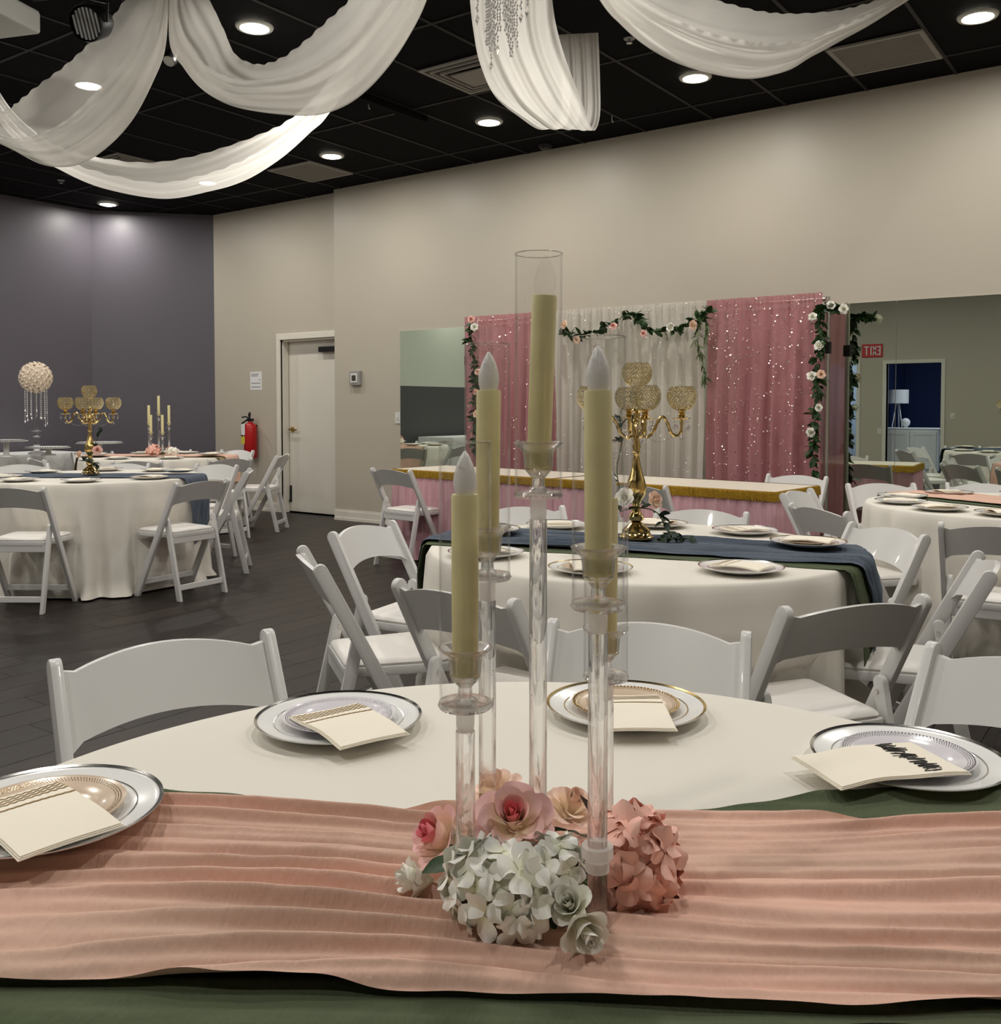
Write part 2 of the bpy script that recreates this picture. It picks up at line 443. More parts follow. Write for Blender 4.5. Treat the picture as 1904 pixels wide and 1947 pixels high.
# ---------------- baseboards
def baseboard(name, a, b):
    a = Vector(a); b = Vector(b); d = (b-a).normalized(); nn = Vector((d.y, -d.x))
    m = MB()
    for t, z0, z1 in ((.022, 0, .03), (.014, .03, .1), (.008, .1, .118)):
        ps = [a, b, b+nn*t, a+nn*t]
        m.add([(p.x,p.y,z0) for p in ps]+[(p.x,p.y,z1) for p in ps], [(0,3,2,1),(4,5,6,7),(0,1,5,4),(1,2,6,5),(2,3,7,6),(3,0,4,7)])
    return struct(m.build(name, 'white_trim'))
baseboard('baseboard_back', (XR, Y1), (X1, Y1))
baseboard('baseboard_recess', (XC, YC), (DX0-.07, YC))
baseboard('baseboard_corner', (X0, 6.68), (XC, YC))
baseboard('baseboard_left', (X0, Y0), (X0, 6.68))

# ---------------- door in the recess
m = MB().box(DX0-.065, DX0, YC-.018, YC+.2, 0, DZ).box(DX0-.065, XR, YC-.018, YC+.2, DZ, DZ+.07).box(DX1, DX1+.06, YC-.018, YC+.2, 0, DZ)
tr = struct(m.build('trim_3', 'white_trim', bevel=.004))
MB().box(DX0, DX0+.02, YC+.02, YC+.1, 0, DZ).box(DX0, DX1, YC+.02, YC+.1, DZ-.02, DZ).build('door_stop', 'white_trim', tr)
dr = struct(MB().box(DX0+.004, DX1-.004, YC+.11, YC+.155, .012, DZ-.004).build('door_1', 'white_door', bevel=.003))
hx = DX0+.075
h = MB(); Mx = Matrix.Rotation(R(90), 3, 'X')
h.lathe([(.0,.0),(.032,.0),(.032,.012),(.012,.016),(.012,.06),(0,.06)], 18, (hx, YC+.11, .99), Mx)
h.tube([(hx, YC+.055, .99), (hx+.06, YC+.052, .992), (hx+.12, YC+.056, .985)], .011, 8)
h.build('door_handle', 'brass', dr, True)
MB().box(DX1-.36, DX1-.06, YC+.045, YC+.11, 1.89, 1.955).build('door_closer', 'black_plastic', dr, bevel=.008)
MB().box(hx-.035, hx-.022, YC+.09, YC+.11, .13, .32).sphere((hx-.028, YC+.09, .14), .018, 8, 6).build('floor_bolt', 'metal_dark', dr)
# back of the doorway so nothing dark shows through
struct(MB().box(DX0-.1, XR+.2, YC+.2, YC+.26, 0, DZ+.1).build('wall_behind_door', 'wall_beige'))

# ---------------- mirrors on the long wall
mx0 = -6.80; mw = 1.243
for i in range(8):
    a = mx0 + mw*i; b = min(a+mw-.004, X1-.05)
    lab = ('tall frameless wall mirror reflecting the dark two-tone end wall' if i == 0 else
           'frameless wall mirror beside the backdrop reflecting the red exit sign and doorway' if i == 3 else
           'frameless wall mirror reflecting the round tables, right of the exit sign reflection' if i == 4 else
           ('frameless wall mirror behind the pink curtain next to the two-tone reflection' if i == 1 else 'frameless wall mirror hidden behind the white curtain') if i < 3 else 'frameless wall mirror panel beyond the seated tables')
    mo = MB().box(a, b, Y1-.008, Y1-.0005, .22, 2.055).build('wall_mirror', 'mirror')
    tag(mo, lab, 'mirror', 'wall mirrors')

# ================================================================== CEILING FIXTURES
cl_trim = MB().lathe([(.087,-.004),(.092,-.014),(.112,-.012),(.119,-.002),(.119,.0)], 28).mesh('trim', 'white_plastic', True)
cl_lens = MB().lathe([(.0,-.026),(.05,-.024),(.082,-.01),(.088,.0)], 24).mesh('lens', 'lens_glow', True)
lamp_d = bpy.data.lights.new('downlight', 'AREA'); lamp_d.shape = 'DISK'; lamp_d.size = .14; lamp_d.energy = LIGHT_W; lamp_d.color = (1.0, .962, .90)
LX = [-1.13 - 1.8675*k for k in range(-2, 6)]
LY = [6.58, 4.09, 1.60, -.89]
DL = {(-4.9, 4.1): 'round downlight framed above the drape loop left of the chandelier', (-6.7, 4.1): 'round downlight shining through the sheer drape by the stage lamp',
      (-1.1, 6.6): 'round downlight past the large return grille, over the mirror side', (-3.0, 6.6): 'round downlight at the lower edge of the drape near the return grille',
      (-4.9, 6.6): 'round downlight beside the stepped diffuser and the end-on drape', (-6.7, 6.6): 'round downlight at the corner of the grille above the white door',
      (-8.6, 6.6): 'round downlight shining through the lowest-hanging white drape', (-10.5, 6.6): 'round downlight in front of the grey corner wall'}
for y in LY:
    for x in LX:
        if (y < 0 and x > 0) or (x > 2 and y < 5): continue
        lab = DL.get((round(x, 1), round(y, 1)), 'round recessed downlight in the black ceiling away from the drapes and long wall')
        g = thing('recessed_light', lab, 'ceiling light', (x, y, ZC-.004), 0, 'recessed ceiling downlights')
        link('trim', cl_trim, g); link('lens', cl_lens, g)
        lo = bpy.data.objects.new('downlight', lamp_d); col.objects.link(lo); lo.parent = g; lo.location = (0, 0, -.03)
# grilles and diffusers
def grille(cx, cy, label):
    g = thing('return_grille', label, 'vent', (cx, cy, ZC-.004))
    s = .305
    MB().box(-s,s,-s,-s+.03,-.014,0).box(-s,s,s-.03,s,-.014,0).box(-s,-s+.03,-s+.03,s-.03,-.014,0).box(s-.03,s,-s+.03,s-.03,-.014,0).build('frame', 'grille', g)
    MB().box(-s+.03,s-.03,-s+.03,s-.03,-.003,0).build('backing', 'grille_dark', g)
    sl = MB().box(-s+.03, s-.03, -.006, .006, -.010, -.006, Matrix.Rotation(R(0), 3, 'X')).mesh('slat', 'grille')
    for i in range(22): link('slat', sl, g, (0, -s+.045+i*.0248, 0))
grille(-1.755, 6.89, 'grey louvred return grille in the ceiling above the head table end')
grille(-7.355, 6.89, 'grey louvred return grille in the ceiling above the white door')
def diffuser(cx, cy, label):
    g = thing('air_diffuser', label, 'vent', (cx, cy, ZC-.004))
    for i, s in enumerate((.305, .25, .195)):
        t = .028 if i == 0 else .016; z0, z1 = -.012-.006*i, -.004*i
        MB().box(-s,s,-s,-s+t,z0,z1).box(-s,s,s-t,s,z0,z1).box(-s,-s+t,-s+t,s-t,z0,z1).box(s-t,s,-s+t,s-t,z0,z1).build('louvre' if i else 'frame', 'grille', g)
    MB().box(-.14,.14,-.14,.14,-.03,-.022).build('centre_plate', 'grille', g)
    MB().box(-.27,.27,-.27,.27,-.003,0).build('backing', 'grille_dark', g)
diffuser(-4.24, 5.60, 'square stepped air diffuser in the ceiling beside the end-on white drape')
diffuser(-8.60, 5.62, 'square stepped air diffuser in the ceiling above the left white drapes')
def sprinkler(u, v, label):
    p = pz(u, v, ZC)
    g = thing('sprinkler_head', label, 'sprinkler', (p.x, p.y, ZC-.004))
    MB().lathe([(.0,-.002),(.035,-.006),(.038,0)], 16).build('escutcheon', 'grey_plastic', g, True)
    MB().tube([(0,0,-.004),(0,0,-.03)], .008, 8).lathe([(0,-.032),(.02,-.031),(.02,-.028),(0,-.028)], 12).build('deflector', 'steel', g)
sprinkler(1197, 72, 'small metal sprinkler head beside the right white drape')
sprinkler(116, 342, 'small metal sprinkler head above the grey corner wall')
sd = pz(1037, 275, ZC)
tag(MB().lathe([(.0,-.04),(.045,-.038),(.06,-.02),(.065,0)], 20).build('smoke_detector', 'black_plastic', None, True, loc=(sd.x, sd.y, ZC-.004)), 'small black round smoke detector near the beige wall', 'detector')
for u, v, lab in ((1164, 226, 'thin white ceiling hook hanging near the beige wall'), (701, 200, 'thin white ceiling hook hanging beside the left drapes')):
    p = pz(u, v-8, ZC)
    tag(MB().tube([(0,0,0),(0,0,-.05),(.008,0,-.062),(.014,0,-.05)], .0035, 6).build('ceiling_hook', 'white_plastic', loc=(p.x, p.y, ZC-.004)), lab, 'hook')
# black rail along a tile joint
a = pz(690, 176, ZC); b = pz(782, 213, ZC)
tag(MB().box(-.03, .03, -.45, .45, -.05, 0).build('track_rail', 'tile_black', loc=(a.x*.5+b.x*.5, a.y*.5+b.y*.5, ZC-.006)), 'black ceiling track rail mounted along a tile joint', 'rail')

# projector, hung from the ceiling
p = pd(-22, 30, 4.9)
g = thing('projector', 'white projector hung from the black ceiling on a dark bracket', 'projector', (p.x, p.y, p.z), R(20))
MB().box(-.19, .19, -.15, .15, -.06, .06).build('body', 'white_plastic', g, bevel=.02)
MB().box(-.05, .05, -.05, .05, .06, .075).tube([(0,0,.07),(0,0,ZC-p.z)], .018, 10).build('bracket', 'black_plastic', g)
MB().tube([(.13,-.1,.06),(.13,-.08,.14),(.1,0,.2),(.02,0,.26)], .008, 6).tube([(-.12,-.1,.06),(-.11,-.08,.14),(-.08,0,.2),(-.02,0,.26)], .008, 6).build('cable', 'black_plastic', g)
MB().lathe([(0,0),(.04,0),(.045,.03),(.03,.035)], 16, (.08,-.15,0), Matrix.Rotation(R(90), 3, 'X')).build('lens', 'black_plastic', g, True)
# stage lamp on a small truss
p = pd(172, 44, 5.3)
g = thing('stage_lamp', 'black round stage lamp with ribbed lens hung from a truss bar', 'stage light', (p.x, p.y, p.z), R(25))
Mt = Matrix.Rotation(R(115), 3, 'X')
MB().lathe([(.0,-.16),(.05,-.155),(.085,-.08),(.095,.04),(.092,.05)], 24, M=Mt).build('housing', 'metal_dark', g, True)
MB().lathe([(.0,.03),(.085,.03)], 24, M=Mt).build('lens', 'grille_dark', g)
for i in range(7): 
    x = -.066+i*.022; hh = math.sqrt(max(.0,.082**2-x*x))
    MB().box(x-.005, x+.005, -hh, hh, .03, .042, Mt).build('rib', 'grey_plastic', g)
MB().tube([(-.1,0,0),(-.105,0,.1),(0,0,.13),(.105,0,.1),(.1,0,0)], .008, 6).tube([(0,0,.13),(0,0,ZC-p.z)], .01, 6).build('yoke', 'metal_dark', g)
MB().tube([(-.35,0,.16),(.35,0,.16)], .016, 8).tube([(-.3,0,.16),(-.3,0,ZC-p.z)], .012, 6).tube([(.3,0,.16),(.3,0,ZC-p.z)], .012, 6).build('truss_bar', 'metal_dark', g)
p = pd(326, 108, 5.9)
g = thing('spot_head', 'small black spotlight with a bright lens below the drape joint', 'spotlight', (p.x, p.y, p.z), R(30))
MB().lathe([(.0,-.07),(.03,-.065),(.04,0),(.042,.06)], 16, M=Matrix.Rotation(R(140), 3, 'X')).build('housing', 'black_plastic', g, True)
MB().lathe([(0,.05),(.036,.05)], 16, M=Matrix.Rotation(R(140), 3, 'X')).build('lens', 'white_plastic', g)
MB().tube([(0,0,.02),(0,0,ZC-p.z)], .009, 6).build('stem', 'black_plastic', g)

# ---------------- white fabric swags
def swag(label, lower, upper, near=None, nearmix=.5, nearpull=.35, ns=150, nw=44, ple=.012, seed=0):
    lo = [pd(*q) for q in lower]; up = [pd(*q) for q in upper]
    N = ns
    lo = catmull(lo, N); up = catmull(up, N)
    if near is None:
        ne = []
        for i in range(N):
            t = i/(N-1); e = math.sin(PI*t)
            p_ = lo[i].lerp(up[i], nearmix)
            d = (p_-O); ne.append(O + d*(1 - nearpull*e/d.length))
    else: ne = catmull([pd(*q) for q in near], N)
    def base(i, w_):
        if w_ < .55:
            t = w_/.55; a = up[i].lerp(lo[i], t)
            mid = (up[i]+lo[i])*.5 - (ne[i]-lo[i])*.18
            return a + (mid-(up[i]+lo[i])*.5)*math.sin(PI*t)
        t = (w_-.55)/.45
        a = lo[i].lerp(ne[i], t); 
        return a
    P = [[base(i, j/(nw-1)) for j in range(nw)] for i in range(N)]
    vs_ = []
    for i in range(N):
        for j in range(nw):
            a = P[min(i+1,N-1)][j]-P[max(i-1,0)][j]; b = P[i][min(j+1,nw-1)]-P[i][max(j-1,0)]
            n_ = a.cross(b)
            if n_.length > 1e-9: n_.normalize()
            w_ = j/(nw-1); s_ = i/(N-1)
            ph = noise.noise(Vector((s_*2.2, seed*3.1, 0)))*3
            am = ple*(.5+.9*abs(noise.noise(Vector((w_*7+seed, s_*2.5, 1)))))
            d = am*(math.sin(w_*36+ph+seed) + .7*math.sin(w_*63+ph*1.7)) + .012*noise.noise(Vector((w_*9, s_*5, seed)))
            if j in (0, nw-1): d += .005*math.sin(s_*150+seed)
            vs_.append(P[i][j] + n_*d)
    fs = [(i*nw+j, (i+1)*nw+j, (i+1)*nw+j+1, i*nw+j+1) for i in range(N-1) for j in range(nw-1)]
    o = MB().add(vs_, fs).build('fabric_swag', 'drape_white', None, R(180))
    return tag(o, label, 'drape', 'white ceiling drapes')
swag('sheer white ceiling drape whose fabric covers a glowing downlight near the stage lamp',
  [(322,-60,5.5),(318,75,5.4),(295,150,5.35),(250,235,5.25),(180,300,5.15),(110,322,5.05),(40,295,4.95),(-40,240,4.9),(-140,120,4.85),(-200,-60,4.8)],
  [(290,-70,5.6),(240,0,5.65),(200,55,5.6),(150,105,5.55),(95,150,5.5),(40,190,5.45),(0,208,5.4),(-60,205,5.3),(-140,80,5.1),(-190,-70,5.0)],
  [(312,-60,5.3),(285,30,5.25),(250,95,5.2),(200,155,5.1),(130,225,5.0),(60,258,4.95),(0,262,4.85),(-60,235,4.8),(-140,100,4.75),(-195,-65,4.7)], seed=1)
swag('sheer white ceiling drape sagging between the stage lamp joint and the crystal chandelier',
  [(322,-60,5.5),(322,80,5.35),(350,130,5.25),(385,172,5.15),(430,200,5.05),(500,216,4.9),(590,222,4.75),(650,206,4.6),(700,172,4.5),(750,115,4.4),(790,50,4.3),(815,-10,4.25),(850,-120,4.2)],
  [(350,-60,5.6),(395,-5,5.6),(425,55,5.5),(448,104,5.4),(490,124,5.2),(530,114,5.1),(575,82,4.95),(620,40,4.85),(660,0,4.75),(690,-50,4.65),(720,-80,4.6),(745,-105,4.55),(780,-130,4.5)],
  [(335,-60,5.4),(340,45,5.25),(365,95,5.15),(400,128,5.05),(450,150,4.95),(510,150,4.8),(570,138,4.65),(630,106,4.5),(680,62,4.4),(720,10,4.35),(750,-30,4.3),(780,-70,4.25),(820,-130,4.15)], seed=4)
swag('sheer white ceiling drape hanging lowest, in front of the grey corner wall',
  [(-70,90,6.9),(0,230,6.8),(60,290,6.75),(120,322,6.7),(200,355,6.65),(310,377,6.55),(400,362,6.45),(470,338,6.35),(540,295,6.25),(590,250,6.2),(622,220,6.15),(680,130,6.1),(720,-20,6.05)],
  [(-60,70,7.1),(10,190,7.05),(70,250,7.0),(130,288,6.95),(190,302,6.9),(280,310,6.85),(360,300,6.75),(430,280,6.65),(500,252,6.55),(550,225,6.5),(600,180,6.4),(660,100,6.3),(715,-30,6.2)],
  nearmix=.42, nearpull=.4, seed=7)
swag('sheer white ceiling drape sagging beside the large grey return grille',
  [(1070,-140,4.2),(1140,0,4.3),(1180,50,4.4),(1230,92,4.5),(1290,125,4.6),(1360,145,4.7),(1430,152,4.8),(1490,138,4.9),(1530,112,4.95),(1580,82,5.05),(1640,52,5.15),(1725,0,5.3),(1800,-60,5.4)],
  [(1130,-150,4.6),(1220,-50,4.7),(1280,-18,4.8),(1335,-2,4.85),(1390,12,4.95),(1450,23,5.05),(1500,26,5.1),(1560,24,5.2),(1610,18,5.3),(1660,5,5.35),(1700,-10,5.4),(1740,-30,5.5),(1800,-70,5.5)],
  nearmix=.55, nearpull=.35, seed=11)
# the drape seen end-on below the chandelier
lft = catmull([pd(*q) for q in [(885,-130,4.3),(893,0,4.35),(900,60,4.4),(912,120,4.5),(940,182,4.7),(985,220,4.95),(1030,246,5.2),(1062,225,5.5),(1066,140,5.9),(1062,66,6.2)]], 70)
rgt = catmull([pd(*q) for q in [(1040,-130,4.35),(1050,0,4.4),(1060,60,4.5),(1078,120,4.7),(1105,190,5.0),(1122,236,5.3),(1133,248,5.55),(1142,215,5.75),(1141,140,6.0),(1138,62,6.2)]], 70)
nw = 44; vs_ = []
for i in range(70):
    for j in range(nw):
        t = j/(nw-1); s_ = i/69; p = lft[i].lerp(rgt[i], t)
        ph = noise.noise(Vector((s_*2, 5, 0)))*3
        d = ray(1000, 100).normalized()
        p = p + d*(.03*math.sin(t*22+ph) + .02*math.sin(t*47+ph*2) + .1*math.sin(PI*t)*math.sin(PI*s_)) + Vector((0,0,-.05*math.sin(PI*t)*math.sin(PI*min(1,s_*1.4))*.3))
        vs_.append(p)
fs = [(i*nw+j, (i+1)*nw+j, (i+1)*nw+j+1, i*nw+j+1) for i in range(69) for j in range(nw-1)]
o = MB().add(vs_, fs).build('fabric_swag', 'drape_white', None, R(180))
tag(o, 'white ceiling drape seen end-on behind the hanging crystal strands', 'drape', 'white ceiling drapes')

# chandelier: crystal strands just in frame
cp = pd(950, 60, 4.0)
ch = thing('crystal_chandelier', 'crystal chandelier with long silver bead strands below the drapes', 'chandelier', (cp.x, cp.y, ZC))
MB().tube([(.2*math.cos(2*PI*i/24), .2*math.sin(2*PI*i/24), -.35) for i in range(25)], .012, 8).tube([(.11*math.cos(2*PI*i/24), .11*math.sin(2*PI*i/24), -.55) for i in range(25)], .01, 8).build('ring', 'silver', ch, True)
MB().tube([(0,0,0),(0,0,-.55)], .01, 8).box(-.2,.2,-.008,.008,-.358,-.342).box(-.008,.008,-.2,.2,-.358,-.342).box(-.11,.11,-.006,.006,-.556,-.544).box(-.006,.006,-.11,.11,-.556,-.544).lathe([(0,-.03),(.07,-.03),(.07,0)], 20).build('rod', 'silver', ch)
def strand(parent, x, y, z0, length, drop):
    m = MB(); z = z0; k = 0
    while z > z0-length:
        m.octa((x + .003*math.sin(k*2.3), y + .003*math.cos(k*1.7), z), .0055, .0085); z -= .0135; k += 1
    o = m.build('bead_strand', 'bead_silver', parent)
    if drop:
        m2 = MB().octa((x, y, z-.02), .011, .026).octa((x, y, z-.021), .006, .016)
        m2.build('crystal_drop', 'crystal', parent)
for (uu, vv, dr_) in ((908,24,1),(925,90,0),(928,85,0),(931,98,0),(934,112,1),(938,80,0),(941,96,0),(946,78,1),(958,42,0),(962,60,0),(966,84,0),(970,108,0),(974,112,0),(978,70,0),(983,88,0),(991,20,1),(1003,8,1),(951,60,0)):
    q = pd(uu, vv, 3.93+random.random()*.12)
    q = q - ch.location
    strand(ch, q.x, q.y, -.56, max(.1, -q.z-.56), dr_)

# ================================================================== CHAIRS
def capsule(p0, p1, wd, flat0=False, n=8):
    p0 = Vector(p0); p1 = Vector(p1); d = (p1-p0).normalized(); s = Vector((-d.y, d.x))*wd/2; out = []
    if flat0:
        # cut level with the floor
        k = s.y/d.y if abs(d.y) > 1e-6 else 0
        out += [p0 + s - d*k, p0 - s + d*k]
    else:
        for i in range(n+1):
            a = PI*i/n; out.append(p0 + s*math.cos(a) - d*(wd/2)*math.sin(a))
    for i in range(n+1):
        a = PI*i/n; out.append(p1 - s*math.cos(a) + d*(wd/2)*math.sin(a))
    return [(q.x, q.y) for q in out]
TOPY, TOPZ = -.20, .765
FOOT = .205
def make_chair():
    t = thing('folding_chair', 'x', 'chair')
    post = capsule((FOOT, 0), (TOPY+.008, TOPZ-.012), .044, True)
    for s in (-1, 1):
        MB().prism(post, s*.214-.0115, s*.214+.0115).build('back_post', 'resin', t, True, bevel=.004)
    rleg = capsule((-.188, 0), (-.075, .515), .04, True)
    for s in (-1, 1):
        o = MB().prism(rleg, s*.188-.0105, s*.188+.0105).build('rear_leg', 'resin', t, True, bevel=.004)
        MB().tube([(s*.1765,-.072,.49),(s*.174,-.072,.49)], .007, 8).build('rivet', 'steel', o)
    # bowed backrest
    sl = (TOPY-FOOT)/TOPZ
    m = MB(); nx = 17; vs_ = []
    for i in range(nx):
        x = -.204 + .408*i/(nx-1); q = 1-(x/.204)**2
        zt = .736 + .034*q; zb = .620 + .026*q
        # lift where it meets the post
        e = max(0, (abs(x)-.18)/.024); zt += .014*e*e; zb -= .012*e*e
        for z in (zb, zb+(zt-zb)*.08, zt-(zt-zb)*.08, zt):
            for sd_ in (0, 1):
                y = FOOT + sl*z - .028*q + (.0075 if sd_ else -.0075)*(1 if z in () else 1)
                vs_.append((x, y, z))
    fs = []
    st = 8
    for i in range(nx-1):
        a = i*st; b = (i+1)*st
        for k in range(3):
            fs.append((a+2*k+1, b+2*k+1, b+2*k+3, a+2*k+3)); fs.append((a+2*k, a+2*k+2, b+2*k+2, b+2*k))
        fs.append((a+6, a+7, b+7, b+6)); fs.append((a, b, b+1, a+1))
    for a in (0, (nx-1)*st): fs.append((a, a+1, a+3, a+5, a+7, a+6, a+4, a+2))
    m.add(vs_, fs); m.build('backrest', 'resin', t, True)
    # seat
    def outline(w0, w1, y0, y1, r, n=5):
        pts = []
        cs = [(-w0+r, y0+r, PI), (w0-r, y0+r, 1.5*PI), (w1-r, y1-r, 0), (-w1+r, y1-r, .5*PI)]
        for cx, cy, a0 in cs:
            for i in range(n): 
                a = a0 + (PI/2)*i/(n-1); pts.append((cx+r*math.cos(a), cy+r*math.sin(a)))
        return pts
    fr = outline(.172, .195, -.115, .232, .018); n = len(fr)
    m = MB(); m.add([(x,y,.402) for x,y in fr] + [(x,y,.432) for x,y in fr], [tuple(reversed(range(n))), tuple(range(n,2*n))] + [(i,(i+1)%n,n+(i+1)%n,n+i) for i in range(n)])
    m.build('seat_frame', 'resin', t, True, bevel=.004)
    m = MB(); rings = []
    for ins, z in ((.012,.4322),(.006,.44),(.012,.449),(.03,.454),(.09,.457)):
        rings.append([(x,y,z) for x,y in outline(.172-ins,.195-ins,-.115+ins,.232-ins,max(.01,.022-ins*.1))])
    vs_ = [p for r_ in rings for p in r_]; fs = []
    for k in range(len(rings)-1):
        for i in range(n): fs.append((k*n+i, k*n+(i+1)%n, (k+1)*n+(i+1)%n, (k+1)*n+i))
    fs.append(tuple((len(rings)-1)*n+i for i in range(n)))
    m.add(vs_, fs); m.build('seat_pad', 'vinyl', t, R(60))
    zb = .10; yb = FOOT + sl*zb
    MB().box(-.203, .203, yb-.008, yb+.008, zb-.018, zb+.018).build('stretcher', 'resin', t, bevel=.003)
    zb = .085; yb = -.188 + (.113/.515)*zb
    MB().box(-.178, .178, yb-.008, yb+.008, zb-.018, zb+.018).build('stretcher', 'resin', t, bevel=.003)
    zb = .385; yb = -.188 + (.113/.515)*zb
    MB().box(-.178, .178, yb-.009, yb+.009, zb-.02, zb+.02).build('rear_rail', 'resin', t, bevel=.003)
    return t
CH0 = make_chair(); ch_used = [False]; CHAIRS = []
def chair(mid, f, label, group, dz=0):
    f = Vector((f[0], f[1])).normalized(); rz = math.atan2(f.y, f.x) - PI/2
    loc = (mid[0] + f.x*.2, mid[1] + f.y*.2, 0)
    if not ch_used[0]:
        o = CH0; ch_used[0] = True; o.location = loc; o.rotation_euler.z = rz; o['label'] = label; o['group'] = group
    else: o = dup(CH0, None, loc, rz, label, group)
    CHAIRS.append((Vector((loc[0], loc[1])), f)); return o
def chair_c(a, b, target, label, group, mind=1.10):
    """posts given in camera-aligned ground coordinates, facing the target"""
    a = cw(*a); b = cw(*b); m = (a+b)*.5; d = (b-a); f = Vector((-d.y, d.x)).normalized(); tg = Vector((target.x-m.x, target.y-m.y))
    if f.dot(tg) < 0: f = -f
    # mix a little with the exact direction to the table
    f = (f*.6 + tg.normalized()*.4).normalized()
    if mind and tg.length < mind:
        m2 = Vector((target.x, target.y)) - tg.normalized()*mind; m = Vector((m2.x, m2.y, 0))
    return chair((m.x, m.y), f, label, group)
def chair_p(u1, v1, u2, v2, target, label, group, mind=1.10):
    a = pz(u1, v1, .775); b = pz(u2, v2, .775)
    inv = lambda p: (CA*p.x + SA*p.y, -SA*p.x + CA*p.y)
    return chair_c(inv(a), inv(b), target, label, group, mind)

T1 = cw(.04, 1.0); T2 = cw(.49, 3.43); T3 = cw(2.65, 4.88); T4 = cw(-2.94, 6.95); T5 = cw(-3.47, 9.75)
GC = 'white folding chairs around the tables'
W = 'white folding chair '
chair_p(88,1252,518,1193, T1, W+'at the acrylic candle table, standing nearest the open dark floor', GC)
chair_p(1048,1172,1428,1200, T1, W+'at the acrylic candle table, behind the gold-rimmed plate', GC)
q = cw(.841, 1.955); c3 = cw(1.03, 1.80)
tg = T1-c3; chair((c3.x, c3.y), (tg.x, tg.y), W+'at the acrylic candle table, by the plate with the black-patterned napkin', GC)
chair_p(565,1036,612,1074, T2, W+'side-on at the blue-runner table, out on the open dark floor', GC, 1.08)
chair_p(629,1010,744,988, T2, W+'at the blue-runner table, in front of the pink head-table skirt corner', GC, 1.08)
chair_p(768,1092,1000,1138, T2, W+'with its back to the acrylic candles, at the blue-runner table', GC, 1.08)
chair_p(1450,1140,1715,1118, T2, W+'with its back to the silver-rimmed plates, at the blue-runner table', GC, 1.12)
chair_p(1868,1085,1850,1045, T2, W+'side-on between the blue-runner table and the far right chairs', GC, 1.12)
chair_p(1623,990,1765,1017, T2, W+'facing the fallen end of the blue table runner', GC, 1.08)
chair_p(1252,963,1421,973, T2, W+'behind the gold candelabra table, between it and the head table', GC, 1.08)
chair_c((-.117,4.58),(.31,4.72), T2, W+'at the blue-runner table, seen behind the glass candle tubes', GC, 1.08)
chair_p(1539,954,1663,971, T3, W+'at the pink and green table, turned away from the blue runner', GC, 1.14)
chair_c((1.72,5.28),(2.0,5.63), T3, W+'at the pink and green runner table, next to the head table corner', GC, 1.16)
chair_p(1610,918,1738,918, T3, W+'at the pink and green runner table, beside the backdrop pole', GC)
chair_c((2.86,6.15),(3.27,6.02), T3, W+'at the pink and green runner table, in front of the mirrored doorway', GC)
chair_c((1.924,4.15),(2.30,3.93), T3, W+'with its back turned at the pink and green runner table', GC, 1.14)
# left far tables
chair_p(-22,921,115,921, T4, W+'squarely back-turned at the blue-runner table by the grey wall', GC, 1.16)
chair_c((-2.2,6.2),(-1.95,6.6), T4, W+'angled with its back turned at the blue-runner table by the grey wall', GC, 1.16)
chair_p(453,896,474,890, T4, W+'side-on at the blue-runner table by the grey wall, beside the runner end', GC)
chair_c((-2.6,8.25),(-2.2,8.05), T4, W+'facing forward at the blue-runner table, next to the side-on chair', GC)
chair_c((-3.47,8.3),(-3.02,8.25), T4, W+'behind the gold candelabra on the table by the grey wall', GC, 1.06)
chair_c((-4.28,8.05),(-3.86,8.2), T4, W+'at the far side of the blue-runner table below the flower ball', GC)
chair_c((-2.72,8.95),(-2.38,9.2), T5, W+'with its back turned at the far pink-runner table, near the fire extinguisher', GC, 1.1)
chair_c((-3.18,10.95),(-2.76,10.78), T5, W+'at the far pink-runner table, below the fire extinguisher', GC)
chair_c((-2.24,9.6),(-2.2,10.02), T5, W+'side-on at the far pink-runner table, in front of the white door', GC)
chair_c((-4.45,9.2),(-4.15,8.9), T5, W+'at the far pink-runner table, beside the ruffled dessert table', GC, 1.16)
chair_c((-3.5,8.68),(-3.06,8.66), T5, W+'between the two left tables, back turned, at the pink-runner table', GC, 1.06)
chair_c((-4.62,10.3),(-4.26,10.6), T5, W+'at the far pink-runner table, in front of the beaded trays', GC)
chair_c((-3.97,10.92),(-3.52,10.95), T5, W+'at the far pink-runner table, behind the slim candle cluster', GC)
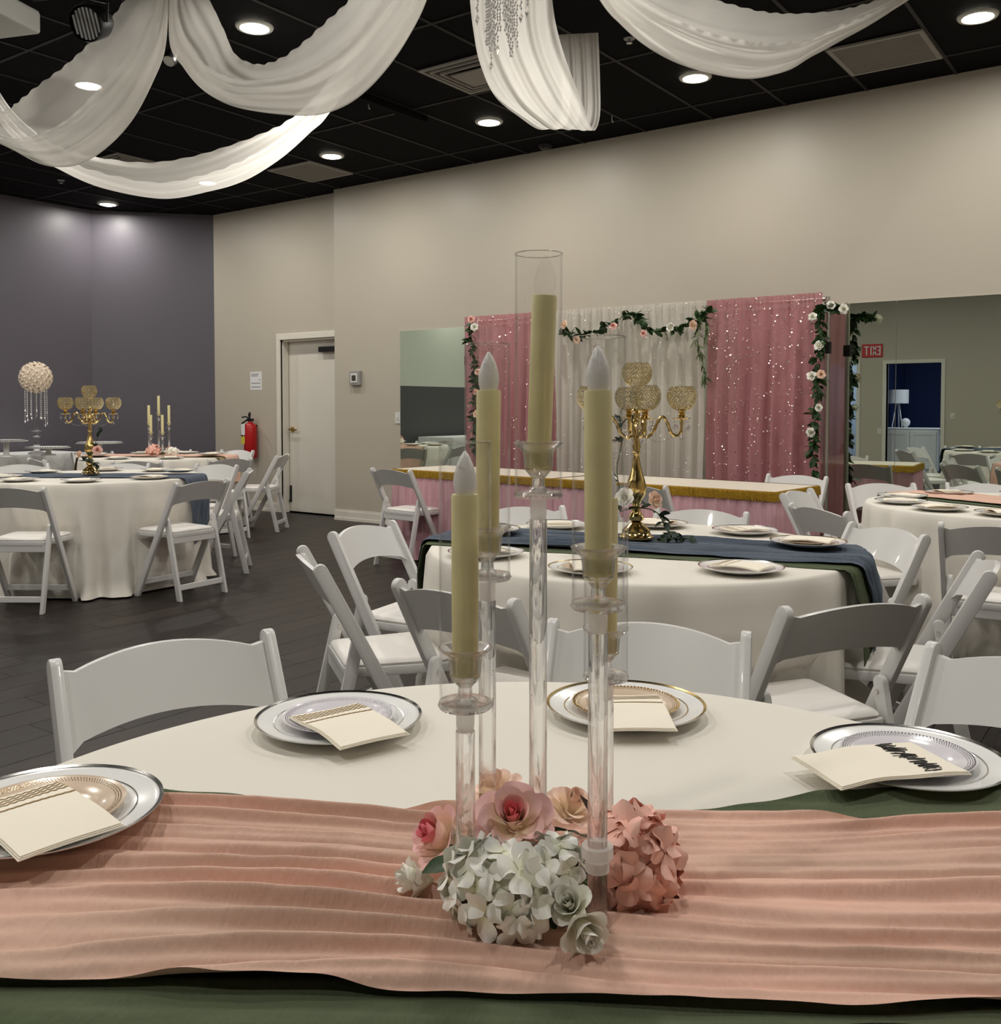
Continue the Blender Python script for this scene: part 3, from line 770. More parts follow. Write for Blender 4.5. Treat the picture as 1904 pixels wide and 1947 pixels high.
# ================================================================== HEAD TABLE
HA = R(-4.6)
hl = Vector((-5.42, 5.98)); hr_ = Vector((-2.05, 5.68))     # front edge ends
hd = (hr_-hl).normalized(); hn = Vector((-hd.y, hd.x)); HA = math.atan2(hd.y, hd.x)
chair_hf = lambda s_, off: hl + hd*s_ + hn*off
p = chair_hf(.36, -.36); chair((p.x, p.y), hn, W+'with its back turned at the pink-skirted head table, near the light switch', GC)
p = chair_hf(2.62, -.36); chair((p.x, p.y), hn, W+'with its back turned at the pink-skirted head table, behind the gold candelabra', GC)
p = chair_hf(3.05, .72+.36); chair((p.x, p.y), -hn, W+'behind the head table, in front of the pink sequin curtain', GC)
TZ = .757; TH = .742
def ripple(x, ph, freq=28, am=1): return am*(math.sin(x*freq+ph) + .5*math.sin(x*freq*2.13+ph*2.1))
def head_table(s0, s1, label, ends):
    p = chair_hf((s0+s1)/2, .32); L_ = (s1-s0)
    g = thing('folding_table', 'long folding table under the pink skirt, ' + ends, 'table', (p.x, p.y, 0), HA)
    MB().box(-L_/2+.02, L_/2-.02, -.30, .30, TH-.05, TH-.012).build('tabletop', 'table_wood', g)
    for sx in (-1,1):
        for sy in (-1,1): MB().tube([(sx*(L_/2-.2), sy*.22, 0),(sx*(L_/2-.2), sy*.22, TH-.05)], .015, 8).build('leg', 'metal_dark', g)
    cl_ = thing('table_skirt', label, 'table skirt', (p.x, p.y, 0), HA)
    MB().box(-L_/2, L_/2, -.32, .32, TH-.011, TH).build('sequin_top', 'sequin_cloth', cl_, bevel=.004)
    # skirt, all round
    per = []
    def addseg(a, b, n):
        for i in range(n): per.append(Vector(a).lerp(Vector(b), i/n))
    hw, hh = L_/2, .32
    addseg((-hw,-hh),(hw,-hh),160); addseg((hw,-hh),(hw,hh),60); addseg((hw,hh),(-hw,hh),40); addseg((-hw,hh),(-hw,-hh),60)
    n = len(per); zs = [TH-.005, TH-.05, TH-.2, .4, .2, .012]; vs_ = []; fs = []
    for i, q in enumerate(per):
        nn = Vector((1 if q.x >= hw-1e-6 and -hh < q.y else -1 if q.x <= -hw+1e-6 else 0, -1 if q.y <= -hh+1e-6 else 1 if q.y >= hh-1e-6 else 0))
        if nn.length: nn.normalize()
        sp = i*.0115
        for z in zs:
            a = .006 + .022*(TH-z)/TH
            d = a*(1 + .5*ripple(sp, s0, 62)) + .012*noise.noise(Vector((sp*3, z*2, s0)))*(TH-z)
            vs_.append((q.x+nn.x*d, q.y+nn.y*d, z))
    k = len(zs)
    for i in range(n):
        j = (i+1) % n
        for t in range(k-1): fs.append((i*k+t, j*k+t, j*k+t+1, i*k+t+1))
    MB().add(vs_, fs).build('tulle_skirt', 'tulle_pink', cl_, R(180))
    # gold fringe
    vs_ = []; fs = []
    for i, q in enumerate(per):
        nn = Vector((1 if q.x >= hw-1e-6 else -1 if q.x <= -hw+1e-6 else 0, -1 if q.y <= -hh+1e-6 else 1 if q.y >= hh-1e-6 else 0))
        if nn.length: nn.normalize()
        d = .022 + .004*math.sin(i*1.9)
        vs_ += [(q.x+nn.x*.004, q.y+nn.y*.004, TH+.002), (q.x+nn.x*d*.8, q.y+nn.y*d*.8, TH-.004), (q.x+nn.x*d, q.y+nn.y*d, TH-.03-.006*math.sin(i*2.7)), (q.x+nn.x*d, q.y+nn.y*d, TH-.058-.008*math.sin(i*3.3))]
    for i in range(n):
        j = (i+1) % n
        for t in range(3): fs.append((i*4+t, j*4+t, j*4+t+1, i*4+t+1))
    MB().add(vs_, fs).build('gold_fringe', 'gold_fringe', cl_, R(30))
Lh = (hr_-hl).length
head_table(0, Lh/2-.015, 'pink tulle skirt with gold fringe at the door end of the head table', 'door end')
head_table(Lh/2+.015, Lh, 'pink tulle skirt with gold fringe at the corner end of the head table', 'corner end')

# ================================================================== ROUND TABLES
RT = .745
def round_table(c, cl_label, tb_label, folds, seed, zt=TZ, R_=RT, ntheta=280):
    g = thing('round_table', tb_label, 'table', (c.x, c.y, 0), 0, 'round banquet tables')
    MB().lathe([(0,zt-.045),(R_-.03,zt-.045),(R_-.015,zt-.03),(R_-.03,zt-.012),(0,zt-.012)], 40).build('tabletop', 'table_wood', g)
    for k_ in range(4):
        a = k_*PI/2+.4; MB().tube([(.35*math.cos(a), .35*math.sin(a), 0),(.35*math.cos(a), .35*math.sin(a), zt-.045)], .016, 8).build('leg', 'metal_dark', g)
    near = [(cc, ff) for cc, ff in CHAIRS if (cc-Vector((c.x, c.y))).length < 1.3]
    prof = [(0,zt),(.25,zt),(.45,zt),(.6,zt),(.7,zt),(R_-.012,zt),(R_-.004,zt-.0025),(R_,zt-.009)]
    zs = [zt-.03, zt-.07, zt-.13, zt-.2, zt-.28, zt-.37, zt-.47, zt-.56, zt-.64, .06, .012]
    vs_ = []; fs = []; np_ = len(prof)+len(zs)
    for i in range(ntheta):
        th = 2*PI*i/ntheta; cth, sth = math.cos(th), math.sin(th)
        for r_, z in prof: vs_.append((r_*cth, r_*sth, z))
        w1 = noise.noise(Vector((math.cos(th)*1.6, math.sin(th)*1.6, seed)))*2.2
        for z in zs:
            dpt = (zt-z)/zt
            fo = math.sin(th*folds+w1*2) + .45*math.sin(th*folds*1.9+w1*3+1)
            rr = R_ + .008 + .022*dpt + .062*dpt**.8*fo*(.6+.5*noise.noise(Vector((math.cos(th)*3, math.sin(th)*3, seed+9))))
            if z < .03: rr += .03
            # give way to chairs pushed up to the table
            for cc, ff in near:
                for _ in range(14):
                    q = Vector((c.x+rr*cth, c.y+rr*sth)) - cc
                    ly = q.dot(ff); lx = abs(q.dot(Vector((ff.y, -ff.x))))
                    # chair side profile: front of seat / leg at this height
                    fy = max(FOOT - .53*z + .035, .245 if .38 < z < .48 else .0)
                    if z < .5 and lx < .25 and ly < fy: rr -= .012
                    else: break
            vs_.append((rr*cth, rr*sth, z))
    for i in range(ntheta):
        j = (i+1) % ntheta
        for t in range(np_-1): fs.append((i*np_+t, j*np_+t, j*np_+t+1, i*np_+t+1))
    m = MB().add(vs_, fs); me = m.mesh('tablecloth', 'cloth', R(180))
    bm = bmesh.new(); bm.from_mesh(me); bmesh.ops.remove_doubles(bm, verts=bm.verts, dist=1e-6); bm.to_mesh(me); bm.free()
    o = link('tablecloth', me, None, (c.x, c.y, 0))
    tag(o, cl_label, 'tablecloth', 'white round tablecloths')
round_table(T1, 'white tablecloth under the wide pink gauze runner and acrylic candles', 'round table carrying the acrylic candle centrepiece', 13, 1.0)
round_table(T2, 'white tablecloth under the blue runner, beside the pink head table', 'round table with gold candelabra near the head table', 14, 2.0)
round_table(T3, 'white tablecloth under the narrow pink and green runner', 'round table set with pink and green runner near the mirror', 17, 3.0)
round_table(T4, 'white floor-length tablecloth under the blue runner by the grey wall', 'round table with gold candelabra by the grey wall', 18, 4.0)
round_table(T5, 'white tablecloth under the pink runner in front of the grey wall', 'round table with slim candles far in front of the grey wall', 18, 5.0)

def runner(c, ang, half_w, label, m, z_off, seed, ns=150, nw=40, amp=.004, off=0, wob=.02, fine=24, drop=.45, R_=RT, flare=0, meander=3.4):
    """gauze strip across a round table, ang measured in camera-aligned coordinates; local x runs along the strip"""
    Re = R_ + .012 + z_off
    tot = Re + drop
    vs_ = []
    for i in range(ns):
        s_ = -tot + 2*tot*i/(ns-1)
        e0 = wob*noise.noise(Vector((s_*2.3, seed, 0))) + wob*.3*noise.noise(Vector((s_*9, seed, 0)))
        e1 = wob*noise.noise(Vector((s_*2.3, seed+5, 0))) + wob*.3*noise.noise(Vector((s_*9, seed+5, 0)))
        if flare: e1 += flare*(min(1.1, abs(s_)/.5)**1.4 - .75)
        for j in range(nw):
            t = j/(nw-1); w_ = off + (-half_w+e0)*(1-t) + (half_w+e1)*t
            w_ += .012*noise.noise(Vector((s_*3, t*4, seed+2)))
            edge = math.sqrt(max(.01, Re*Re-w_*w_))
            ph = 2*PI*fine*w_ + meander*noise.noise(Vector((s_*1.5+seed, w_*7, .3))) + 1.6*noise.noise(Vector((s_*5, w_*10, seed)))
            f1 = (.5+.5*math.sin(ph))**1.6
            f2 = (.5+.5*math.sin(ph*2.17+1.3+2*noise.noise(Vector((s_*3, w_*9, seed+4)))))
            am = .55 + .9*max(-.4, noise.noise(Vector((s_*2.2, w_*12, seed+6))))
            c_ = noise.noise(Vector((s_*22, w_*60, seed+3)))
            hgt = max(.0005, amp*(am*(f1 + .45*f2) + .10*c_ + .1))
            if abs(s_) <= edge:
                vs_.append((s_, w_, z_off+hgt))
            else:
                ov = abs(s_)-edge; sg = 1 if s_ > 0 else -1
                w2 = off + (w_-off)*(1-.35*min(1, ov/.5))
                edge2 = math.sqrt(max(.01, Re*Re-w2*w2))
                ou = min(ov, .02)
                vs_.append((sg*(edge2+ou*.6+hgt+.028*min(1, ov/.12)), w2, z_off+.002-max(0, ov-.008)))
    fs = [(i*nw+j, (i+1)*nw+j, (i+1)*nw+j+1, i*nw+j+1) for i in range(ns-1) for j in range(nw-1)]
    o = MB().add(vs_, fs).build('table_runner', m, None, R(180), loc=(c.x, c.y, TZ), rz=YAW+ang)
    return tag(o, label, 'table runner')
def yc(p): return -SA*p.x + CA*p.y
runner(T1, R(.5), .245, 'dark green gauze runner underneath the wide pink gauze on the nearest cloth', 'runner_green', .001, 1, 220, 120, .0055, off=-.022, wob=.03, drop=.3, fine=20, flare=.10)
runner(T1, R(-2.6), .180, 'wide crinkled pink gauze runner under the acrylic candle flowers', 'runner_pink', .009, 2, 420, 300, .0150, off=-.036, wob=.022, fine=25, drop=.3, meander=7.5)
runner(T2, R(-22), .21, 'olive green gauze runner peeking out under the blue runner near the head table', 'runner_green', .001, 3, 130, 60, .006, off=-.05, wob=.02, drop=.27)
runner(T2, R(-22), .22, 'slate blue gauze runner under the gold candelabra near the head table', 'runner_blue', .009, 4, 170, 130, .013, off=.02, wob=.02, drop=.27)
runner(T3, R(-65), .23, 'dark green gauze runner edging the pink one near the mirror', 'runner_green', .001, 5, 110, 40, .004, drop=.27)
runner(T3, R(-65), .2, 'narrow pink gauze runner over green near the mirror', 'runner_pink', .009, 6, 130, 70, .005, off=.06, drop=.27)
runner(T4, R(-2), .22, 'slate blue gauze runner on the table by the grey wall', 'runner_blue', .003, 7, 120, 60, .005)
runner(T5, R(-4), .26, 'olive gauze runner under the far pink runner', 'runner_olive', .001, 8, 90, 24, .003, drop=.27)
runner(T5, R(-4), .22, 'pink gauze runner on the far table before the grey wall', 'runner_pink', .008, 9, 110, 40, .004, off=.03, drop=.27)

# ================================================================== PLATES AND NAPKINS
def ringmesh(r0, r1, z0, z1, seg=64): return MB().lathe([(r0,z0),(r1,z1)], seg)
PROF = [(0,.006),(.078,.006),(.086,.009),(.1,.0125),(.118,.0155),(.127,.0175),(.1285,.0185),(.127,.0165),(.1,.0095),(.08,.003),(.07,0),(0,0)]
plate_me = MB().lathe(PROF, 72).mesh('dinner_plate', 'china', R(60))
rim_s = ringmesh(.1238,.1283,.0178,.0192,72).mesh('rim_band', 'silver', True); rim_g = ringmesh(.1238,.1283,.0178,.0192,72).mesh('rim_band', 'gold', True)
ln_s = ringmesh(.0985,.1,.0134,.0136,72).mesh('inner_line', 'silver', True); ln_g = ringmesh(.0985,.1,.0134,.0136,72).mesh('inner_line', 'gold', True)
SPROF = [(0,.004),(.05,.004),(.056,.007),(.07,.011),(.086,.0135),(.0875,.0142),(.086,.0125),(.056,.005),(.046,0),(0,0)]
sal_b = MB().lathe(SPROF, 60).mesh('salad_plate', 'china_beige', R(60)); sal_c = MB().lathe(SPROF, 60).mesh('salad_plate', 'china_clear', R(60))
def bead_ring(r, z, n, br, m):
    mb = MB()
    for i in range(n):
        a = 2*PI*i/n; mb.octa((r*math.cos(a), r*math.sin(a), z), br, br*.6)
    return mb.mesh('beaded_rim', m)
bead_g = bead_ring(.084,.0142,90,.0022,'gold'); bead_s = bead_ring(.084,.0142,110,.0014,'silver')
band = MB()
for k_ in range(3):
    for i in range(130):
        a = 2*PI*(i+.5*(k_%2))/130; r_ = .0755+.0028*k_; band.octa((r_*math.cos(a), r_*math.sin(a), .0119+.0006*k_), .0010, .0005)
band_g = band.mesh('dotted_band', 'gold'); band_s = band.mesh('dotted_band', 'silver')
def plate(p, z, gold, label, group=None):
    o = link('dinner_plate', plate_me, None, (p.x, p.y, z)); tag(o, label, 'plate', group)
    link('rim_band', rim_g if gold else rim_s, o); link('inner_line', ln_g if gold else ln_s, o); return o
def salad(p, z, kind, label, group=None):
    o = link('salad_plate', sal_b if kind[0] == 'b' else sal_c, None, (p.x, p.y, z+.0066)); tag(o, label, 'plate', group)
    if 'beads' in kind: link('beaded_rim', bead_g if kind[0] == 'b' else bead_s, o)
    if 'dots' in kind: link('dotted_band', band_g if kind[0] == 'b' else band_s, o)
    return o
def napkin(p, z, ang, style, label, L_=.17, Wd=.115, group=None, rise=.021, sag=.002):
    """folded paper napkin; long axis = local x, printed band near the +x end"""
    def zf(x, k): 
        t = x/(L_/2)
        return rise + sag*math.cos(t*2.2) - .0015*t*t + k*.0013
    m = MB(); nx, ny = 19, 7
    for k_ in range(3):
        ins = .0015*k_
        def top(i, j, dz):
            x = -L_/2+ins+(L_-2*ins)*i/(nx-1); y = -Wd/2+ins+(Wd-2*ins)*j/(ny-1)
            return (x, y + .004*math.sin(x*30)*(j/(ny-1)-.5), zf(x, k_)+dz+.0008*math.sin(x*60+y*40))
        vs_ = [top(i,j,0) for i in range(nx) for j in range(ny)] + [top(i,j,.0011) for i in range(nx) for j in range(ny)]
        fs = []; q = nx*ny
        for i in range(nx-1):
            for j in range(ny-1):
                a = i*ny+j; fs.append((a,a+1,a+ny+1,a+ny)); fs.append((q+a,q+a+ny,q+a+ny+1,q+a+1))
        for i in range(nx-1):
            a = i*ny; fs.append((a,a+ny,q+a+ny,q+a)); a = i*ny+ny-1; fs.append((a,q+a,q+a+ny,a+ny))
        for j in range(ny-1):
            a = j; fs.append((a,q+a,q+a+1,a+1)); a = (nx-1)*ny+j; fs.append((a,a+1,q+a+1,q+a))
        m.add(vs_, fs)
    o = m.build('napkin', 'napkin', None, R(35), loc=(p.x, p.y, z), rz=ang); tag(o, label, 'napkin', group)
    if style:
        def strip(x, wd, wav=0, mname='gold_print'):
            vs_ = []; n = 60
            for i in range(n+1):
                y = -Wd/2+.003+(Wd-.006)*i/n; xx = x + wav*math.sin(i*1.3)
                for s in (-1,1):
                    xq = xx+s*wd/2; vs_.append((xq, y + .004*math.sin(xq*30)*((y+Wd/2)/Wd-.5), zf(xq, 2)+.0011+.0008*math.sin(xq*60+y*40)+.0006))
            MB().add(vs_, [(2*i,2*i+1,2*i+3,2*i+2) for i in range(n)]).build('printed_stripe', mname, o)
        if style == 'waves':
            for i in range(4): strip(L_/2-.012-.0085*i, .0032, .0016)
            strip(L_/2-.056, .0036, .0006)
        if style == 'lines':
            for i in range(3): strip(L_/2-.014-.009*i, .0032)
            strip(L_/2-.056, .0036)
        if style == 'scrawl':
            rnd = random.Random(3)
            for i in range(10):
                mb = MB(); y = -Wd/2+.006+i*(Wd-.012)/10; x = L_/2-.05
                pts = []
                for k_ in range(7):
                    xq = x+.017*math.sin(k_*2.2+i)+rnd.uniform(-.006,.006); yq = min(Wd/2-.004, y+.0022*k_+rnd.uniform(-.002,.004))
                    pts.append((xq, yq, zf(xq,2)+.0011+.0008*math.sin(xq*60+yq*40)+.0008))
                mb.tube(catmull(pts, 24), .0006, 4); mb.build('printed_scrawl', 'ink', o)
    return o
ZP = TZ + .002
def wdir(a, b):
    d = b-a; return math.atan2(d.y, d.x)
# nearest table: four settings
c = pz(645,1367, ZP+.012); plate(c, ZP, False, 'silver-rimmed white plate between the two chairs near the open floor')
salad(c, ZP, 'c dots', 'small clear-toned plate under the napkin with gold waves, silver setting')
napkin(pz(663,1366,ZP+.03), ZP, wdir(pz(716,1396,ZP+.03), pz(610,1335,ZP+.03)), 'waves', 'cream napkin with wavy gold stripes on the silver-rimmed plate')
c = pz(1190,1343, ZP+.012); plate(c, ZP, True, 'gold-rimmed white plate behind the acrylic candle stems')
salad(c, ZP, 'b beads dots', 'small beige plate with gold beaded rim behind the candle stems')
napkin(pz(1200,1342,ZP+.03), ZP, wdir(pz(1214,1378,ZP+.03), pz(1178,1306,ZP+.03)), 'lines', 'cream napkin with gold lines on the gold-rimmed plate')
c = pz(1726,1442, ZP+.012); plate(c, ZP, False, 'silver-rimmed white plate under the black-patterned napkin')
salad(c, ZP, 'c beads dots', 'small lilac-white plate with silver pattern under the black-patterned napkin')
napkin(pz(1672,1436,ZP+.034), ZP, wdir(pz(1556,1450,ZP+.034), pz(1788,1424,ZP+.034)), 'scrawl', 'cream napkin with a black lattice band hanging past its plate', L_=.195, rise=.022)
c = pz(86,1543, ZP+.034); c.z = 0; plate(c, ZP+.022, False, 'silver-rimmed white plate lying partly on the green runner edge')
salad(c, ZP+.022, 'b dots', 'small beige plate with gold dotted edge beside the green runner')
napkin(pz(72,1545,ZP+.048), ZP+.022, wdir(pz(144,1582,ZP+.048), pz(24,1505,ZP+.048)), 'waves', 'cream napkin with gold band on the beige plate beside the green runner', L_=.175)
# second table
def setting(c, angs, tname, golds, r_=.585, lift=None, descs=None):
    for i, a in enumerate(angs):
        d = cw(r_*math.cos(R(a)), r_*math.sin(R(a))); p = Vector((c.x+d.x, c.y+d.y, 0))
        lf = (lift or {}).get(i, 0)
        de = descs[i] if descs else None
        plate(p, ZP+lf, golds[i%len(golds)], 'white thin-rimmed plate ' + de if de else 'white plate with a thin metallic rim on the %s' % tname, 'plates on the %s' % tname)
        if golds[i%len(golds)]: salad(p, ZP+lf, 'b', 'small beige plate on the rimmed one ' + de if de else 'small beige plate on a rimmed plate on the %s' % tname, 'small plates on the %s' % tname)
        lf = lf
        na = math.atan2(-d.y, -d.x) + random.uniform(-.5,.5)
        napkin(p, ZP+lf+(0 if golds[i%len(golds)] else -.002), na, 'lines' if i % 2 else None, 'folded cream napkin on the plate ' + de if de else 'folded cream napkin on a plate on the %s' % tname, group='napkins on the %s' % tname, L_=.165)
setting(T2, (-112,-66,-12,36,74,116,158,203), 'blue-runner table near the head table', (1,0,1,0), lift={2:.02,6:.02}, descs=(
  'nearest the acrylic candle table, by a turned chair', 'beside the olive runner edge, before a turned chair', 'lying on the fallen end of the blue runner',
  'by the blue runner, facing the pink curtain', 'behind the gold candelabra, toward the head table', 'seen behind the glass candle tubes',
  'on the floor-side end of the blue runner', 'before the side-on chair at the open floor'))
setting(T3, (172,205,140,100,60,235,275), 'pink and green runner table', (0,1))
setting(T4, (-120,-75,-30,20,62,105,150,200), 'blue-runner table by the grey wall', (0,0,1), lift={3:.014}, descs=(
  'before the squarely back-turned chair by the grey wall', 'between the two back-turned chairs by the grey wall', 'before the angled back-turned chair by the grey wall',
  'on the runner end beside the far side-on chair', 'before the forward-facing chair by the side-on one', 'behind the gold candelabra by the grey wall',
  'below the cream flower ball, blue runner table', 'on the blue runner opposite the side-on chair'))
setting(T5, (-110,-60,-15,35,80,125,200), 'far pink-runner table', (0,1), lift={2:.018,6:.018})

# ================================================================== ACRYLIC CANDLE CENTREPIECE
CUP = [(.0,.0),(.0245,.0),(.0262,.003),(.0245,.006),(.012,.007),(.007,.011),(.0065,.02),(.010,.024),(.0148,.03),(.0155,.042),(.0165,.048),(.0255,.056),(.0262,.058),(.0245,.0585),(.0145,.0505),(.0138,.034),(.0,.03)]
cup_me = MB().lathe(CUP, 20).mesh('cup', 'acrylic', R(25))
joint_me = MB().lathe([(.0,-.0222),(.0080,-.0222),(.0088,-.016),(.0088,-.0005),(.0,-.0005)], 16).mesh('frosted_joint', 'frost', True)
def candelabra(base, arms, label, wreath=True, scale=1.0):
    """arms: (dx,dy,height of the cup plate above the table)"""
    g = thing('acrylic_candelabra', label, 'candelabra', base)
    pts = [Vector((dx,dy,.008)) for dx,dy,h in arms]
    m = MB()
    for q in pts[1:]:
        c0 = pts[0]; mid = (c0+q)*.5
        m.tube([c0, mid+Vector((0,0,.004)), q], .006, 10)
    m.build('base', 'acrylic', g, True)
    for dx,dy,h in arms:
        s = MB().lathe([(.0,0),(.0135,0),(.0135,.004),(.0095,.012),(.0092,h-.0225),(0,h-.0225)], 20, (dx,dy,0)).build('stem', 'acrylic', g, R(40))
        o = link('cup', cup_me, g, (dx,dy,h)); link('frosted_joint', joint_me, o)
        if h == arms[3][2]: link('collar', COLLAR, s, (dx,dy,.052))
    return g
COLLAR = MB().lathe([(.0095,.0),(.0115,.0),(.0115,.010),(.0150,.014),(.0150,.024),(.0095,.024)], 18).mesh('collar', 'frost', True)
def candle(p, lean, clear, label, L_=.2, group=None):
    g = thing('led_candle', label, 'candle', p, 0, group); g.rotation_euler = (lean[0], lean[1], 0)
    MB().lathe([(0,0),(.0118,0),(.0124,.004),(.0128,L_*.5),(.013,L_-.002),(.0122,L_),(.010,L_-.0005),(0,L_-.002)], 28).build('wax_body', 'wax', g, R(50))
    if clear is not None:
        MB().lathe([(.006,L_-.004),(.0095,L_+.001),(.0112,L_+.010),(.0108,L_+.017),(.0078,L_+.028),(.0042,L_+.036),(.0012,L_+.0405),(0,L_+.041)], 22).build('flame_bulb', 'clear_bulb' if clear else 'bulb', g, True)
    return g
def at_depth(u, v, y): return pd(u, v, y)
zt0 = TZ+.012
spec = [  # u of stem, depth, v of plate, candle length lean, hurricane top v, u top
  ('tall', 1024, 1.00, 946, (R(1.0), R(3.0)), True),
  ('LF', 885, .905, 1345, (0, 0), False),
  ('LB', 927, 1.03, 1101, (0, R(.6)), False),
  ('RF', 1138, .89, 1157, (0, R(-.4)), False),
  ('RB', 1152, 1.065, 1291, (0, 0), False)]
names = {'tall':'tallest', 'LF':'front low', 'LB':'second tallest, over the white chair', 'RF':'tall front, before the white curtain', 'RB':'lowest rear'}
b0 = pd(1024, 1500, 1.0); base = Vector((b0.x, b0.y, zt0))
arms = []; CANDLES = []
for nm, u, y, vp, lean, clear in spec:
    q = pd(u, vp, y); arms.append((q.x-base.x, q.y-base.y, q.z-zt0)); CANDLES.append(q)
cd = candelabra(base, arms, 'clear acrylic five-arm candelabra rising from the rose wreath')
tubep = [(.024,.0),(.0246,.0),(.0246,.245),(.024,.245)]
hur_me = MB().lathe([(.0246,.0),(.0246,.246),(.0235,.246),(.0235,.0)], 64).mesh('hurricane_tube', 'hurricane', True)
rimh = MB()
for z in (.0, .246): rimh.tube([(.0244*math.cos(2*PI*i/48), .0244*math.sin(2*PI*i/48), z) for i in range(49)], .0005, 6, cap=False)
rim_me = rimh.mesh('rim', 'acrylic', True)
clab = {'tall':('ivory candle without flame tip, leaning in the tallest glass tube','tallest clear glass tube with the leaning candle'),
        'LF':('ivory candle with frosted flame tip in the lowest front glass tube','lowest clear glass tube at the front of the candle group'),
        'LB':('ivory candle with frosted flame tip in front of the pink sequin curtain','clear glass tube in front of the left pink curtain'),
        'RF':('ivory candle with frosted flame tip in front of the white curtain','clear glass tube in front of the white curtain'),
        'RB':('ivory candle mostly hidden behind a taller candle','clear glass tube half hidden behind a taller candle')}
for (nm, u, y, vp, lean, clear), q in zip(spec, CANDLES):
    candle((q.x, q.y, q.z+.031), lean, clear, clab[nm][0], L_=.172 if nm != 'tall' else .178)
    o = link('hurricane_tube', hur_me, None, (q.x, q.y, q.z+.0062)); tag(o, clab[nm][1], 'glass tube'); link('rim', rim_me, o)

# ---------------- flowers
def petal(r0, r1, h_, half, lip, mtl, z0=0, wav=.03, seed=0):
    """rounded cup petal: a patch of a bowl around the z axis, centred on +y, with a rolled lip"""
    vs_ = []; grad = []; nt_, ns_ = 9, 9
    for i in range(nt_):
        t = i/(nt_-1)
        for j in range(ns_):
            s = j/(ns_-1)*2-1
            tt = t*(1-.42*abs(s)**2.6)
            r_ = r0 + (r1-r0)*tt**.75 + lip*max(0, tt-.62)**2*6.9
            z = z0 + h_*(tt**.85) - lip*.9*max(0, tt-.72)**2*6 + wav*tt*math.sin(s*5+seed)*.6
            sp = half*s*(.55+.45*min(1, t*2.2))
            r_ *= 1 + .05*s*s*tt + wav*tt*math.sin(s*4+seed*2)*.5
            vs_.append((r_*math.sin(sp), r_*math.cos(sp), z)); grad.append(min(1, tt**1.3))
    fs = [(i*ns_+j, i*ns_+j+1, (i+1)*ns_+j+1, (i+1)*ns_+j) for i in range(nt_-1) for j in range(ns_-1)]
    return MB().add(vs_, fs).mesh('petal', mtl, R(180), grad=grad)
ROSE_CACHE = {}
def rose(parent, loc, axis, size, mtl, openness=1.0, name='rose', seed=0):
    """axis: direction in which the bloom looks"""
    if mtl not in ROSE_CACHE:
        hot = 'rose_hot' if mtl == 'rose_pink' else mtl
        ROSE_CACHE[mtl] = [petal(.04,.075,.78,R(115),.0,hot,.10,.02,1), petal(.07,.19,.84,R(85),.01,hot,.02,.03,2), petal(.10,.36,.82,R(66),.04,mtl,-.02,.04,3),
                           petal(.12,.62,.66,R(50),.12,mtl,-.06,.05,4), petal(.13,.84,.44,R(44),.16,mtl,-.10,.06,5),
                           MB().lathe([(.0,-.16),(.07,-.14),(.13,-.02),(.1,.2),(.05,.45),(.0,.5)], 10).mesh('rose_heart', hot, True)]
        hm = ROSE_CACHE[mtl][5]; a = hm.attributes.new('grad', 'FLOAT', 'POINT'); a.data.foreach_set('value', [max(0,min(1,v_.co.z*1.2)) for v_ in hm.vertices])
    L_ = ROSE_CACHE[mtl]
    rot = Vector(axis).normalized().to_track_quat('Z', 'Y')
    rnd = random.Random(seed)
    small = openness < .65
    o = link(name, L_[5], parent, loc); o.rotation_mode = 'QUATERNION'; o.rotation_quaternion = rot @ Matrix.Rotation(rnd.uniform(0,6), 3, 'Z').to_quaternion()
    o.scale = (size/(1.25 if small else 1.95),)*3
    for k_, n in enumerate((3, 4, 4, 5, 6) if not small else (3, 4, 4, 5)):
        for i in range(n):
            p_ = link('petal', L_[k_], o)
            p_.rotation_euler = (rnd.uniform(-.05,.05), rnd.uniform(-.05,.05), 2*PI*i/n + k_*1.1 + rnd.uniform(-.12,.12))
            q_ = rnd.uniform(.95,1.06) * (1 if k_ < 3 else (.75+.25*openness)); p_.scale = (q_, q_, rnd.uniform(.93,1.07))
    return o
fl4 = {}
def floret_mesh(mtl):
    if mtl in fl4: return fl4[mtl]
    vs_ = []; fs = []; grad = []
    for k_ in range(4):
        a = k_*PI/2; ca, sa = math.cos(a), math.sin(a); o = len(vs_)
        n = 6
        for i in range(n):
            t = i/(n-1); wd = .62*math.sin(PI*min(.93,.06+t*.84))**.6*(.25+.75*t)+.08
            for j in range(5):
                s = j/4*2-1; x = t*.72*(1-.06*s*s); y = s*wd*.62; z = .16*t*t - .10*s*s*t + .05*math.sin(3*s+k_) * t + .04*(k_%2)
                vs_.append((x*ca-y*sa, x*sa+y*ca, z)); grad.append(min(1, t*1.3))
        fs += [(o+i*5+j, o+(i+1)*5+j, o+(i+1)*5+j+1, o+i*5+j+1) for i in range(n-1) for j in range(4)]
    m = MB().add(vs_, fs); o = len(vs_)
    m.octa((0,0,.06), .06, .05); grad += [0]*6
    fl4[mtl] = m.mesh('floret', mtl, R(180), grad=grad); return fl4[mtl]
